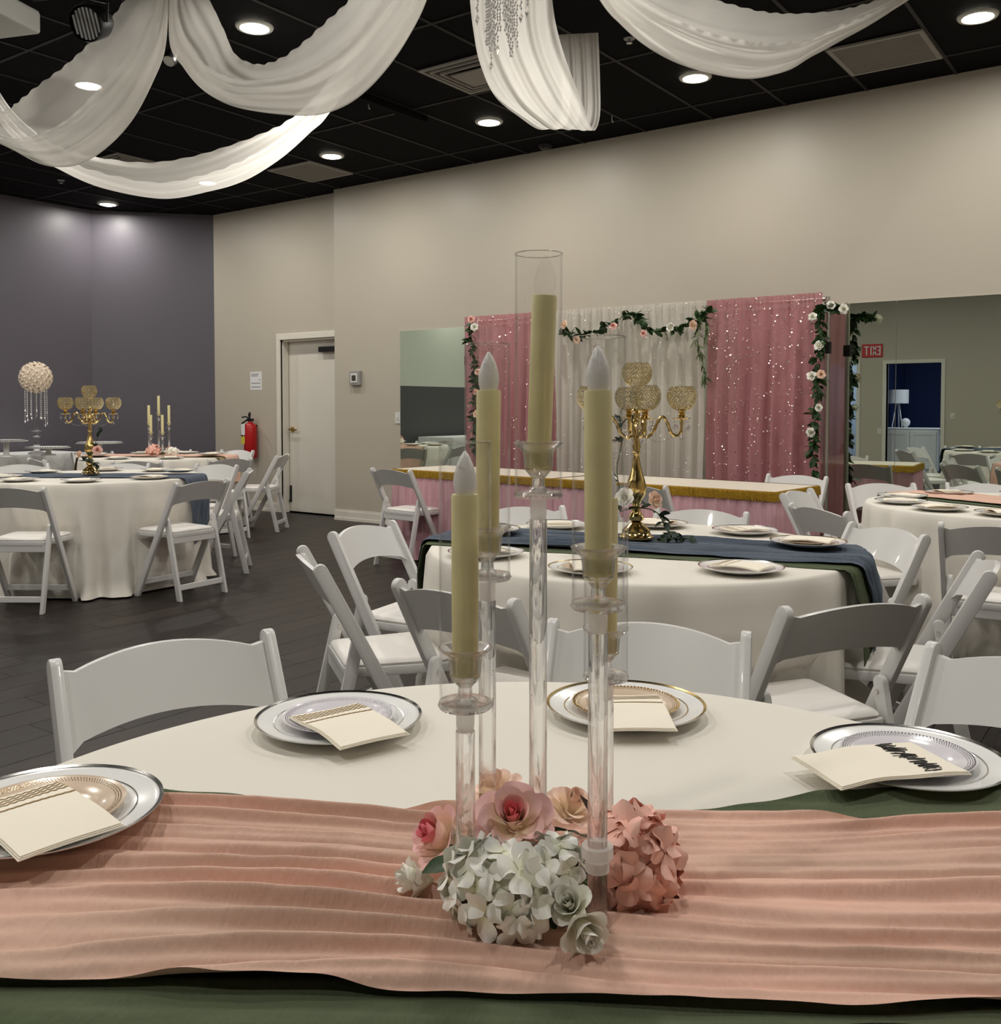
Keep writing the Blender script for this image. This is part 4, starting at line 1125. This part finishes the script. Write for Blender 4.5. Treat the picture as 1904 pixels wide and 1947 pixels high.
def hydrangea(parent, loc, r_, mtl, n, fs_, seed, squash=(1,1,1), name='hydrangea'):
    rnd = random.Random(seed)
    m = MB().sphere((0,0,0), r_*.62, 12, 8, squash); me = m.mesh('flower_core', mtl, True)
    a = me.attributes.new('grad', 'FLOAT', 'POINT'); a.data.foreach_set('value', [.2]*len(me.vertices))
    o = link(name, me, parent, loc)
    fm = floret_mesh(mtl)
    for i in range(n):
        z = 1 - 1.55*(i+.5)/n; ph = i*2.39996; rr = math.sqrt(max(0,1-z*z))
        d = Vector((rr*math.cos(ph), rr*math.sin(ph), z)); d = (d + Vector((rnd.uniform(-.15,.15),)*3)).normalized()
        q = link('floret', fm, o, (d.x*r_*squash[0]*rnd.uniform(.82,.98), d.y*r_*squash[1]*rnd.uniform(.82,.98), d.z*r_*squash[2]*rnd.uniform(.82,.98)))
        q.rotation_mode = 'QUATERNION'; q.rotation_quaternion = d.to_track_quat('Z','Y') @ Matrix.Rotation(rnd.uniform(0,6), 3, 'Z').to_quaternion()
        s_ = fs_*rnd.uniform(.85,1.2); q.scale = (s_,s_,s_)
    return o
def leaf_mesh(mtl, wd=.5):
    vs_ = []; n = 8
    for i in range(n):
        t = i/(n-1); w_ = wd*math.sin(PI*t)**.8*(1-.3*t)+.004
        for s in (-1,0,1): vs_.append((s*w_/2, t, .10*abs(s)*math.sin(PI*t)*.6 - .22*t*t))
    fs = [(i*3+j, i*3+j+1, (i+1)*3+j+1, (i+1)*3+j) for i in range(n-1) for j in range(2)]
    return MB().add(vs_, fs).mesh('leaf', mtl, R(180))
LEAF = leaf_mesh('leaf', .62); LEAFD = leaf_mesh('leaf_dark', .6); LEAFW = leaf_mesh('leaf_willow', .22)
def leaf(parent, loc, d, size, me=None, roll=0):
    o = link('leaf', me or LEAF, parent, loc); d = Vector(d).normalized()
    q = d.to_track_quat('Y', 'Z') @ Matrix.Rotation(roll, 3, 'Y').to_quaternion()
    o.rotation_mode = 'QUATERNION'; o.rotation_quaternion = q; o.scale = (size,)*3; return o
cdir = lambda x, y, z=0: cw(x, y, z)     # direction given in camera-aligned coordinates
def wreath(base, label, full=True):
    g = thing('flower_wreath', label, 'flowers', base)
    L = lambda u, v, y: pd(u, v, y) - Vector(base)
    MB().tube([(.055*math.cos(2*PI*i/30), .055*math.sin(2*PI*i/30), .016) for i in range(31)], .009, 8).build('wreath_ring', 'stem_green', g, True)
    if full:
        rose(g, L(978,1588,.935), cdir(-.05,-.62,.78), .082, 'rose_pink', 1.0, seed=1)
        rose(g, L(950,1528,1.05), cdir(-.3,-.2,.9), .062, 'rose_peach', .8, seed=2)
        rose(g, L(1082,1562,1.045), cdir(.3,-.25,.9), .066, 'rose_peach', .85, seed=3)
        rose(g, L(862,1622,.965), cdir(-.75,-.4,.55), .062, 'rose_pink', .55, seed=4)
        rose(g, L(815,1690,.945), cdir(-.9,-.25,.2), .046, 'rose_white', .45, seed=5)
        rose(g, L(1098,1770,.845), cdir(.3,-.85,-.1), .046, 'rose_white', .5, seed=6)
        rose(g, L(1088,1745,.875), cdir(-.2,-.6,.6), .042, 'rose_white', .4, seed=7)
        hydrangea(g, L(948,1712,.885), .048, 'hyd_white', 34, .030, 3, (1.2,.8,.92))
        hydrangea(g, L(1200,1660,.955), .053, 'hyd_pink', 36, .032, 4, (.9,.85,1.1))
        for (u, v, y, dx, dy, dz, s) in ((868,1655,.92,-.75,-.5,.1,.036),(1010,1650,.93,.8,-.35,.35,.05),(880,1640,.95,-.3,-.6,.5,.03),(1015,1530,1.06,.1,.1,1,.03),
                                          (1090,1600,1.0,.7,-.4,.0,.04),(830,1735,.93,-.4,-.4,-.3,.03),(1030,1740,.9,.3,-.6,-.1,.03),(1120,1600,.99,.3,-.7,-.2,.035),(900,1600,.97,-.5,-.5,.3,.035)):
            leaf(g, L(u,v,y), cdir(dx,dy,dz), s, LEAF if s < .045 else LEAFD, random.uniform(-.6,.6))
        for (u, v, y, dx, dy, dz, s) in ((1060,1650,.93,.5,-.7,.1,.045),(1075,1700,.92,.3,-.8,-.1,.04),(1120,1560,1.0,-.2,-.3,.8,.03),(905,1560,.98,-.4,-.5,.6,.03),(1010,1640,.92,.6,-.7,.3,.05),(1040,1600,.96,.6,-.5,.4,.045)):
            leaf(g, L(u,v,y), cdir(dx,dy,dz), s, LEAFD, random.uniform(-.6,.6))
        hydrangea(g, L(1055,1668,.90), .026, 'hyd_white', 10, .027, 14, (1,1,1))
        a = L(1170,1800,.885); b = L(1222,1752,.91)
        MB().tube([a, (a+b)*.5+Vector((0,0,.006)), b], .0028, 8).build('wire_arm', 'frost', g, True)
    return g
wb = Vector((base.x, base.y, TZ+.012))
wb = Vector((pd(1010,1700,.93).x, pd(1010,1700,.93).y, TZ+.012))
WR = wreath(wb, 'wreath of pink roses and white and pink hydrangeas around the acrylic stems')
WR.location.z += .009

# ---------------- far table: same candelabra without tubes
fc = cw(-3.47, 9.75); fc.z = TZ+.014
arms2 = [(0,0,.46)] + [(cw(x,y).x, cw(x,y).y, h) for x,y,h in ((-.19,.02,.34),(-.11,-.1,.22),(.1,-.1,.22),(.17,.05,.34))]
q = pd(302, 800, 9.75); fc.x, fc.y = q.x, q.y
candelabra(fc, [(a*.55, b*.55, h*.8) for a,b,h in arms2], 'clear slim candelabra with bare candles on the far pink-runner table')
for i, (a, b, h) in enumerate(arms2):
    candle((fc.x+a*.55, fc.y+b*.55, fc.z+h*.8+.031), (0,0), None, 'slim ivory candle standing bare on the far candelabra', L_=.2, group='candles on the far candelabra')
fwl = thing('flower_wreath', 'pink and white flower cluster below the far slim candles', 'flowers', (fc.x, fc.y, TZ+.014))
MB().tube([(.06*math.cos(2*PI*i/30), .06*math.sin(2*PI*i/30), .016) for i in range(31)], .009, 8).build('wreath_ring', 'stem_green', fwl, True)
v_ = cdir(-.02,-.1,.05); hydrangea(fwl, v_, .07, 'hyd_pink', 18, .04, 9, (1,1,.8))
v_ = cdir(.15,-.06,.04); hydrangea(fwl, v_, .06, 'hyd_white', 16, .035, 10, (1.5,1,.6))
v_ = cdir(-.1,-.02,.04); rose(fwl, v_, cdir(-.4,-.5,.7), .08, 'rose_peach', .8, seed=20)
v_ = cdir(.08,.06,.05); rose(fwl, v_, cdir(.2,.2,.9), .08, 'rose_pink', .8, seed=21)

# ================================================================== GOLD CANDELABRA
def globe_mesh():
    m = MB(); n = 330; r_ = .052
    for i in range(n):
        z = -.86 + 1.62*(i+.5)/n
        if z > .70: break
        ph = i*2.39996; rr = math.sqrt(1-z*z)
        m.octa((r_*rr*math.cos(ph), r_*rr*math.sin(ph), r_*z), .0040, .0040)
    for k_ in range(7):
        a = PI*k_/7
        pts = [(r_*math.cos(t)*math.cos(a), r_*math.cos(t)*math.sin(a), r_*math.sin(t)) for t in [R(45)-R(270)*i/30 for i in range(31)] if math.sin(t) < .72]
        m.tube(pts, .0012, 5)
    for z in (.68, .35, 0, -.35, -.68):
        rr = math.sqrt(1-z*z)*r_
        m.tube([(rr*math.cos(2*PI*i/24), rr*math.sin(2*PI*i/24), z*r_) for i in range(25)], .0013, 5, cap=False)
    return m.mesh('globe_cup', 'crystal_gold')
GLOBE = globe_mesh()
PAN = MB().lathe([(.0,0),(.012,.001),(.03,.004),(.034,.008),(.03,.0055),(.012,.0045),(.011,.012),(.0135,.018),(.0095,.024),(.013,.030),(.010,.036),(.016,.040),(0,.042)], 20).mesh('drip_pan', 'gold', True)
DROP = MB().octa((0,0,-.010), .0035, .007).octa((0,0,-.030), .0062, .014).mesh('crystal_drop', 'crystal')
def gold_candelabra(loc, label, rz=0, sc_=1):
    g = thing('gold_candelabra', label, 'candelabra', loc, rz); g.scale = (sc_,)*3
    MB().lathe([(0,0),(.062,0),(.064,.006),(.055,.012),(.05,.022),(.052,.028),(.045,.036),(.028,.05),(.02,.058),(0,.058)], 28).build('base', 'gold', g, R(35))
    MB().lathe([(0,.057),(.014,.058),(.026,.066),(.028,.08),(.02,.092),(.016,.10),(.015,.13),(.02,.14),(.034,.16),(.038,.185),(.03,.215),(.02,.245),(.013,.28),(.011,.305),(.015,.312),(.012,.32),(.016,.335),(.011,.35),(.012,.40),(.016,.41),(.010,.42),(.012,.455),(.022,.462),(.014,.47),(.009,.48),(.009,.535),(.016,.545),(.008,.555),(0,.555)], 20).build('stem', 'gold', g, R(40))
    o = link('globe_cup', GLOBE, g, (0,0,.60))
    for k_ in range(4):
        a = k_*PI/2; ca, sa = math.cos(a), math.sin(a)
        prof = [(.012,.372),(.035,.366),(.06,.385),(.078,.425),(.095,.442),(.112,.42),(.125,.385),(.145,.372),(.162,.388),(.165,.43)]
        pts = catmull([(r_*ca, r_*sa, z) for r_, z in prof], 34)
        radii = [.0058 + .0012*math.sin(i*2.4) for i in range(34)]
        ar = MB().tube(pts, .006, 8, radii=radii).build('arm', 'gold', g, True)
        link('drip_pan', PAN, ar, (.165*ca, .165*sa, .43))
        link('globe_cup', GLOBE, ar, (.165*ca, .165*sa, .515))
        for q_ in range(4):
            b = q_*PI/2+.4
            link('crystal_drop', DROP, ar, (.165*ca+.03*math.cos(b), .165*sa+.03*math.sin(b), .434))
        link('crystal_drop', DROP, ar, (.165*ca, .165*sa, .395))
        sw = MB()
        for i in range(14):
            t = i/13; sw.octa(((.02+.125*t)*ca, (.02+.125*t)*sa, .385 - .035*math.sin(PI*t)), .0028, .0034)
        sw.build('bead_chain', 'crystal', ar)
    return g
q = pd(1210, 1020, 3.50)
gold_candelabra((q.x, q.y, TZ+.022), 'gold candelabra with crystal globes before the white curtain', YAW + R(2), 1.0)
sp = thing('floral_spray', 'small rose and leaf spray twined round the gold candelabra before the curtain', 'flowers', (q.x, q.y, TZ+.018))
def sprig(parent, pts, n, size, me, seed, spread=.5):
    rnd = random.Random(seed); pts = catmull(pts, 24)
    MB().tube(pts, .0022, 5).build('stem', 'stem_green', parent)
    for i in range(n):
        t = rnd.random()*23; a = pts[int(t)]; b = pts[min(23,int(t)+1)]; p_ = a.lerp(b, t-int(t))
        tg_ = (b-a); tg_ = tg_.normalized() if tg_.length > 1e-6 else Vector((0,0,1))
        d = tg_*.5 + Vector((rnd.uniform(-1,1), rnd.uniform(-1,1), rnd.uniform(-.6,.8)))*spread*1.6
        leaf(parent, p_, d, size*rnd.uniform(.7,1.25), me, rnd.uniform(-1,1))
for (x, y, z, mtl, s, sd_) in ((-.045,-.05,.155,'rose_white',.075,31),(.055,-.05,.145,'rose_peach',.07,32),(-.01,.05,.15,'rose_pink',.06,33)):
    rose(sp, cdir(x,y,z), cdir(x*9,-.7,.25), s, mtl, .8, seed=sd_)
sprig(sp, [cdir(-.06,0,.1), cdir(0,-.06,.12), cdir(.07,-.02,.1), cdir(.1,-.04,.05), cdir(.13,-.06,.015)], 22, .045, LEAFD, 41)
sprig(sp, [cdir(-.05,0,.13), cdir(-.07,.01,.25), cdir(-.05,.03,.36), cdir(-.06,.02,.45)], 16, .04, LEAFD, 42)
sprig(sp, [cdir(.06,-.06,.004), cdir(.1,-.08,.012), cdir(.15,-.06,.012), cdir(.19,-.07,.006)], 22, .03, LEAFD, 43)
q = pd(172, 903, 6.95)
gold_candelabra((q.x, q.y, TZ+.016), 'gold candelabra with crystal globes on the table by the grey wall', YAW + R(8), 1.0)
sp = thing('floral_spray', 'small rose and leaf spray at the gold candelabra by the grey wall', 'flowers', (q.x, q.y, TZ+.016))
rose(sp, cdir(.06,-.02,.17), cdir(.4,-.8,.3), .075, 'rose_pink', .8, seed=51)
rose(sp, cdir(-.06,-.03,.14), cdir(-.5,-.7,.3), .06, 'rose_peach', .8, seed=52)
sprig(sp, [cdir(-.06,-.05,.1), cdir(0,-.06,.1), cdir(.05,-.05,.08), cdir(.08,-.07,.03)], 16, .05, LEAFD, 53)
sprig(sp, [cdir(.03,0,.2), cdir(.06,0,.27), cdir(.09,-.02,.3)], 8, .05, LEAFD, 54)

# ================================================================== BACKDROP
BN = 7.36
bx0, bx1 = pn(892,700,BN).x, pn(1569,700,BN).x
cu1, cu2 = pn(1066,700,BN).x, pn(1348,700,BN).x
BZ = 2.07
bs = thing('backdrop_stand', 'steel pipe stand holding the pink and white curtains', 'backdrop stand', (0,0,0))
for x in (bx0-.01, bx1+.015):
    o = MB().tube([(x,BN,0),(x,BN,BZ+.02)], .019, 12).build('upright', 'steel', bs, True)
    MB().box(x-.026,x+.026,BN-.028,BN+.028,1.66,1.75).build('clamp', 'black_plastic', o, bevel=.004)
    MB().box(x-.2,x+.2,BN-.17,BN+.17,.0,.008).build('foot_plate', 'metal_dark', o)
MB().tube([(bx0,BN,BZ),(bx1,BN,BZ)], .016, 10).build('crossbar', 'steel', bs, True)
def curtain(x0, x1, m, label, seed, sequins, freq, bowz=0, dy=0):
    nx, nz = 260, 26; wd = x1-x0; vs_ = []
    def pt(u_, v_):
        x = x0+wd*u_; z = BZ+.045 - (BZ+.035)*v_
        open_ = .35+.65*min(1, v_*2.2)
        ph = 1.5*noise.noise(Vector((u_*3, seed, v_*.6)))
        y = BN - .072 - dy + open_*.026*(math.sin(u_*wd*freq+ph*2) + .6*math.sin(u_*wd*freq*1.77+seed+ph)) + .02*noise.noise(Vector((u_*5, v_*2, seed)))
        if v_ < .06: y += .006*math.sin(u_*wd*190)
        return Vector((x + .012*noise.noise(Vector((u_*4, v_*3, seed+4))), y, z))
    o = MB().grid(pt, nx, nz).build('sequin_curtain', m, None, R(180)); tag(o, label, 'curtain')
    rnd = random.Random(seed*10+1); sm = MB()
    for i in range(sequins):
        u_, v_ = rnd.random(), rnd.random()**1.15
        p = pt(u_, v_) + Vector((0,-.006,0)); s = rnd.uniform(.0035,.0075)
        n_ = Vector((rnd.gauss(0,.42), -1, rnd.gauss(.12,.42))).normalized(); a = n_.orthogonal().normalized()*s; b = n_.cross(a)
        sm.add([p+a, p+b, p-a, p-b], [(0,1,2,3)])
    so = sm.build('sequins', 'sequin_white' if m == 'curtain_white' else 'sequin', o); so['kind'] = 'stuff'
    return o
curtain(bx0, cu1-.012, 'curtain_pink', 'dusty pink sequin curtain behind the tallest glass candle', 1, 700, 46)
curtain(cu1, cu2, 'curtain_white', 'white sequin curtain between the two pink ones', 2, 700, 58, dy=.012)
curtain(cu2+.012, bx1, 'curtain_pink', 'dusty pink sequin curtain beside the exit sign reflection', 3, 1100, 40)
# garlands
def garland(label, path, roses, nleaf, size, seed, n_=BN-.165, me=None, spread=.6, rsize=.075):
    pts = [pn(u,v,n_) for u,v in path]; b_ = pts[0]
    g = thing('flower_garland', label, 'garland', b_)
    sprig(g, [p-b_ for p in pts], nleaf, size, me or LEAF, seed, spread)
    for i, (u, v, mtl) in enumerate(roses):
        p = pn(u,v,n_-.03)-b_
        rose(g, p, (random.uniform(-.4,.4), -1, random.uniform(-.1,.5)), rsize*random.uniform(.85,1.15), mtl, .8, seed=seed*10+i)
    return g
garland('leafy garland with pink roses along the top of the white curtain', [(1068,622),(1090,640),(1120,634),(1160,618),(1190,600),(1215,606),(1240,630),(1270,630),(1300,622),(1330,608),(1348,592)],
        [(1167,621,'rose_pink'),(1225,634,'rose_pink'),(1276,623,'rose_white'),(1320,618,'rose_peach'),(1098,646,'rose_peach'),(1075,618,'rose_peach')], 180, .075, 61)
garland('trailing willow leaf drop beside the white curtain edge', [(1332,612),(1326,640),(1332,670),(1338,700),(1341,722)], [], 60, .075, 62, me=LEAFW, spread=.32)
garland('second trailing leaf drop at the pink curtain edge', [(1340,600),(1345,620),(1342,640),(1345,655)], [], 26, .07, 63, me=LEAFW, spread=.32)
garland('long hanging garland of cream roses down the pink curtain edge', [(1605,590),(1580,582),(1560,590),(1560,630),(1562,658),(1552,690),(1556,720),(1552,760),(1548,800),(1550,830),(1546,860),(1548,895),(1560,930)],
        [(1580,581,'rose_white'),(1606,588,'rose_white'),(1546,603,'rose_white'),(1559,658,'rose_white'),(1544,716,'rose_white'),(1562,712,'rose_peach'),(1558,775,'rose_white'),(1543,822,'rose_white')], 250, .072, 64, spread=.5)
garland('hanging garland with pink roses down the mirror-side edge of the pink curtain', [(900,612),(894,640),(898,670),(903,700),(905,730),(904,770),(905,810),(904,860)],
        [(903,622,'rose_white'),(909,708,'rose_peach'),(905,745,'rose_pink'),(907,787,'rose_peach'),(897,608,'rose_pink')], 150, .072, 65)

# ================================================================== WALL ITEMS
# thermostat, switch, notice, extinguisher
p = pn(679, 719, Y1); g = thing('thermostat', 'grey box thermostat on the beige wall beside the door', 'thermostat', (p.x, Y1, p.z))
MB().box(-.075,.075,-.045,0,-.08,.08).build('cover', 'grey_plastic', g, bevel=.008)
MB().box(-.05,.05,-.052,-.045,-.05,.05).build('face', 'white_plastic', g, bevel=.003)
MB().box(-.03,.03,-.054,-.052,-.03,.03).build('screen', 'grille_dark', g)
def switch(p, y, label, s=1, flip=1):
    g = thing('light_switch', label, 'switch', (p.x, y, p.z))
    MB().box(-.038,.038,min(0,-.008*flip),max(0,-.008*flip),-.058,.058).build('plate', 'white_plastic', g, bevel=.002)
    MB().box(-.008,.008,min(-.008*flip,-.02*flip),max(-.008*flip,-.02*flip),-.012,.012).build('toggle', 'white_plastic', g)
switch(pn(757,795,Y1), Y1, 'white light switch plate beside the left wall mirror')
p = pn(487,724,YC)
g = tag(MB().box(-.105,.105,-.002,0,-.11,.11).build('wall_notice', 'paper', loc=(p.x, YC, p.z)), 'white printed paper notice on the wall above the extinguisher', 'notice')
for i, (x0, x1, z) in enumerate(((-.085,.05,.08),(-.085,.04,.06),(.05,.085,.01),(-.085,.08,-.03),(-.085,.085,-.075))):
    MB().box(x0,x1,-.0028,-.002,z-.006,z+.006).build('text_line', 'paper_ink', g)
p = pn(488,870,YC)
g = thing('fire_extinguisher', 'red fire extinguisher hanging on the beige wall by the door', 'fire extinguisher', (p.x, YC-.09, pn(488,870,YC).z))
zb = -.0
MB().lathe([(0,zb),(.07,zb),(.078,zb+.012),(.078,zb+.36),(.066,zb+.4),(.03,zb+.425),(.024,zb+.45),(0,zb+.45)], 24).build('cylinder', 'red_paint', g, True)
MB().box(-.03,.03,-.03,.03,.445,.475).tube([(.02,-.02,.47),(-.02,-.05,.5),(-.07,-.07,.49)], .009, 8).tube([(-.01,0,.48),(.0,-.02,.53),(.05,-.05,.545),(.07,-.06,.52)], .012, 8).build('valve_handle', 'black_plastic', g)
MB().tube([(-.03,-.02,.46),(-.1,-.04,.42),(-.1,-.05,.3),(-.085,-.05,.2)], .011, 8).build('hose', 'black_plastic', g)
MB().box(-.07,-.005,-.083,-.079,.28,.41).build('inspection_tag', 'paper', g)
MB().box(-.075,-.01,-.081,-.0775,.17,.26).build('label', 'yellow_label', g)
MB().box(-.02,.02,.07,.09,.3,.4).build('wall_hook', 'metal_dark', g)

# ---------------- things seen in the mirror on the wall behind the photographer
VN = 2*Y1 - Y0
def mp_(u, v): q = pn(u, v, VN); return Vector((q.x, Y0, q.z))
p = mp_(1660, 667)
g = thing('exit_sign', 'red exit sign with white letters above the doorway', 'sign', (p.x, Y0+.012, p.z))
MB().box(-.19,.19,-.01,.012,-.125,.125).build('panel', 'red_sign', g, bevel=.006)
def letter(rects, x):     # local +x points to the reader's right when looking at the wall (towards -y)
    m = MB()
    for a, b, c_, d in rects: m.box(-(x+b), -(x+a), .012, .017, c_, d)
    return m
h = .085; t_ = .022
letter([(0,t_,-h,h),(t_,.06,h-t_,h),(t_,.05,-t_/2,t_/2),(t_,.06,-h,-h+t_)], -.155).build('letter_e', 'paper', g)
m = MB()
for s in (-1,1):
    Mx = Matrix.Translation((.046, .0145, 0)) @ Matrix.Rotation(s*math.atan2(.056, .155), 4, 'Y')
    m.box(-t_/2, t_/2, -.0025, .0025, -h*1.02, h*1.02, Mx)
m.build('letter_x', 'paper', g)
letter([(0,t_,-h,h)], .008).build('letter_i', 'paper', g)
letter([(0,.085,h-t_,h),(.0315,.0535,-h,h-t_)], .06).build('letter_t', 'paper', g)
switch(mp_(1812,791), Y0, 'white double switch plate beside the reflected doorway', flip=-1)
switch(mp_(1673,820), Y0, 'white switch plate on the pier between the two doorways', flip=-1)
# cabinet, lamp and ornament in the navy room
cx = -4.38
g = thing('white_cabinet', 'white two-door cabinet standing in the navy room doorway', 'cabinet', (cx, -4.35, 0))
MB().box(-.51,.51,-.22,.22,.06,.83).build('body', 'cab_white', g, bevel=.004)
MB().box(-.53,.53,-.24,.24,.83,.86).build('top', 'cab_white', g, bevel=.008)
MB().box(-.47,.47,-.2,.2,0,.06).build('plinth', 'cab_white', g)
for s in (-1,1):
    d = MB().box(min(s*.01,s*.47),max(s*.01,s*.47),.22,.236,.09,.8).build('door', 'cab_white', g, bevel=.003)
    MB().box(min(s*.01,s*.47),max(s*.01,s*.47),.236,.246,.73,.8).box(min(s*.01,s*.47),max(s*.01,s*.47),.236,.246,.09,.16).box(min(s*.01,s*.08),max(s*.01,s*.08),.236,.246,.16,.73).box(min(s*.4,s*.47),max(s*.4,s*.47),.236,.246,.16,.73).build('frame', 'cab_white', d)
    MB().sphere((s*.045,.26,.45), .014, 10, 6).build('knob', 'steel', d)
g = thing('tripod_lamp', 'white drum-shade tripod lamp in front of the navy wall', 'lamp', (-4.80, -4.95, 0))
MB().lathe([(.2,1.33),(.2,1.6)], 32).lathe([(.196,1.33),(.196,1.6)], 32).build('shade', 'shade', g, True)
for k_ in range(3):
    a = 2*PI*k_/3+.5; MB().tube([(.03*math.cos(a),.03*math.sin(a),1.35),(.24*math.cos(a),.24*math.sin(a),0)], .012, 8).build('leg', 'shade', g)
MB().tube([(0,0,1.3),(0,0,1.45)], .02, 8).build('socket', 'steel', g)
tag(MB().sphere((0,0,.1), .085, 16, 10).lathe([(0,0),(.05,0),(.03,.02)], 14).build('round_ornament', 'shade', None, True, loc=(-4.50,-4.3,.86)), 'round white ornament on the white cabinet top', 'ornament')

# ================================================================== DESSERT TABLE CORNER
g = thing('dessert_table', 'long table under the ruffled white cloth by the grey wall', 'table', (-10.56, 5.1, 0))
MB().box(-.36,.36,-.97,.97,.7,.735).build('tabletop', 'table_wood', g)
for sx in (-1,1):
    for sy in (-1,1): MB().tube([(sx*.28,sy*.8,0),(sx*.28,sy*.8,.7)], .015, 8).build('leg', 'metal_dark', g)
def box_cloth(name, label, c, hx, hy, zt, freq, m='cloth_cool'):
    per = []
    for a, b, n in (((-hx,-hy),(hx,-hy),70),((hx,-hy),(hx,hy),170),((hx,hy),(-hx,hy),70),((-hx,hy),(-hx,-hy),80)):
        for i in range(n): per.append(Vector(a).lerp(Vector(b), i/n))
    vs_ = []; n = len(per); zs = [zt, zt-.02, zt-.1, zt-.3, .3, .012]; k_ = len(zs); fs = []
    for i, q in enumerate(per):
        nn = Vector((1 if q.x >= hx-1e-6 else -1 if q.x <= -hx+1e-6 else 0, -1 if q.y <= -hy+1e-6 else 1 if q.y >= hy-1e-6 else 0)).normalized()
        for z in zs:
            d = 0 if z == zt else .006+.018*min(1,(zt-z)*2)*(1+.8*math.sin(i*freq)+.3*math.sin(i*freq*2.3))
            vs_.append((q.x+nn.x*d, q.y+nn.y*d, z))
    for i in range(n):
        j = (i+1)%n
        for t in range(k_-1): fs.append((i*k_+t, j*k_+t, j*k_+t+1, i*k_+t+1))
    fs.append(tuple(i*k_ for i in range(n)))
    o = MB().add(vs_, fs).build(name, m, None, R(60), loc=c); tag(o, label, 'tablecloth')
    fr = MB()
    for i, q in enumerate(per):
        pass
    return o
box_cloth('ruffled_cloth', 'ruffled white cloth on the dessert table by the grey wall', (-10.56,5.1,0), .38, 1.0, .745, .8)
def cake_stand(u, y, r_, hgt, label):
    q = pd(u, 850, y)
    g = thing('cake_stand', label, 'cake stand', (q.x, q.y, .746))
    MB().lathe([(0,0),(.075,0),(.07,.012),(.03,.02),(.024,hgt-.02),(.05,hgt-.004),(0,hgt-.004)], 24).build('pedestal', 'china', g, R(35))
    MB().lathe([(0,hgt-.004),(r_,hgt-.002),(r_+.006,hgt+.012),(r_,hgt+.01),(r_-.01,hgt+.006),(0,hgt+.006)], 40).build('tray', 'china', g, R(35))
    mb = MB()
    for i in range(60):
        a = 2*PI*i/60; mb.octa((r_*1.02*math.cos(a), r_*1.02*math.sin(a), hgt+.012), .007, .007)
    mb.build('beaded_edge', 'silver', g)
cake_stand(12, 9.9, .2, .16, 'white pedestal cake stand on the dessert table')
cake_stand(92, 10.15, .22, .08, 'low white tray with beaded edge below the flower ball')
cake_stand(190, 10.7, .25, .11, 'beaded white tray stand behind the gold candelabra')
q = pd(70, 850, 10.45)
g = thing('flower_ball_stand', 'tall candlestick with a cream flower ball and hanging crystals', 'flower stand', (q.x, q.y, .746))
MB().lathe([(0,0),(.09,0),(.085,.015),(.04,.03),(.03,.06),(.045,.08),(.025,.1),(.022,.18),(.045,.19),(.02,.2),(.024,.24),(.075,.25),(.02,.262),(.016,.34),(.014,.68),(0,.68)], 20).build('candlestick', 'crystal', g, R(35))
fb = MB().sphere((0,0,.83), .15, 18, 12).build('flower_ball', 'cream_flower', g, True)
fm = floret_mesh('rose_white')
FB = petal_mat('flower_cream', (230,206,178), (240,226,206)); fmc = floret_mesh('flower_cream')
for i in range(110):
    z = 1-2*(i+.5)/110; ph = i*2.39996; rr = math.sqrt(1-z*z); d = Vector((rr*math.cos(ph), rr*math.sin(ph), z))
    o = link('blossom', fmc, fb, d*.16 + Vector((0,0,.83))); o.rotation_mode = 'QUATERNION'; o.rotation_quaternion = d.to_track_quat('Z','Y'); o.scale = (random.uniform(.036,.056),)*3
for i in range(14):
    a = 2*PI*i/14; mb = MB(); L_ = random.uniform(.25,.42); z = .74
    while z > .74-L_: mb.octa((.11*math.cos(a), .11*math.sin(a), z), .006, .009); z -= .02
    mb.octa((.11*math.cos(a), .11*math.sin(a), z-.01), .009, .02); mb.build('crystal_strand', 'bead_silver', g)
# buffet table seen only in the left mirror
g = thing('buffet_table', 'long buffet table along the dark end wall, seen in the mirror', 'table', (-10.45, 1.3, 0))
MB().box(-.36,.36,-1.3,1.3,.7,.735).build('tabletop', 'table_wood', g)
for sx in (-1,1):
    for sy in (-1,1): MB().tube([(sx*.28,sy*1.1,0),(sx*.28,sy*1.1,.7)], .015, 8).build('leg', 'metal_dark', g)
box_cloth('buffet_cloth', 'plain white cloth on the buffet table seen in the mirror', (-10.45,1.3,0), .38, 1.34, .745, .5)
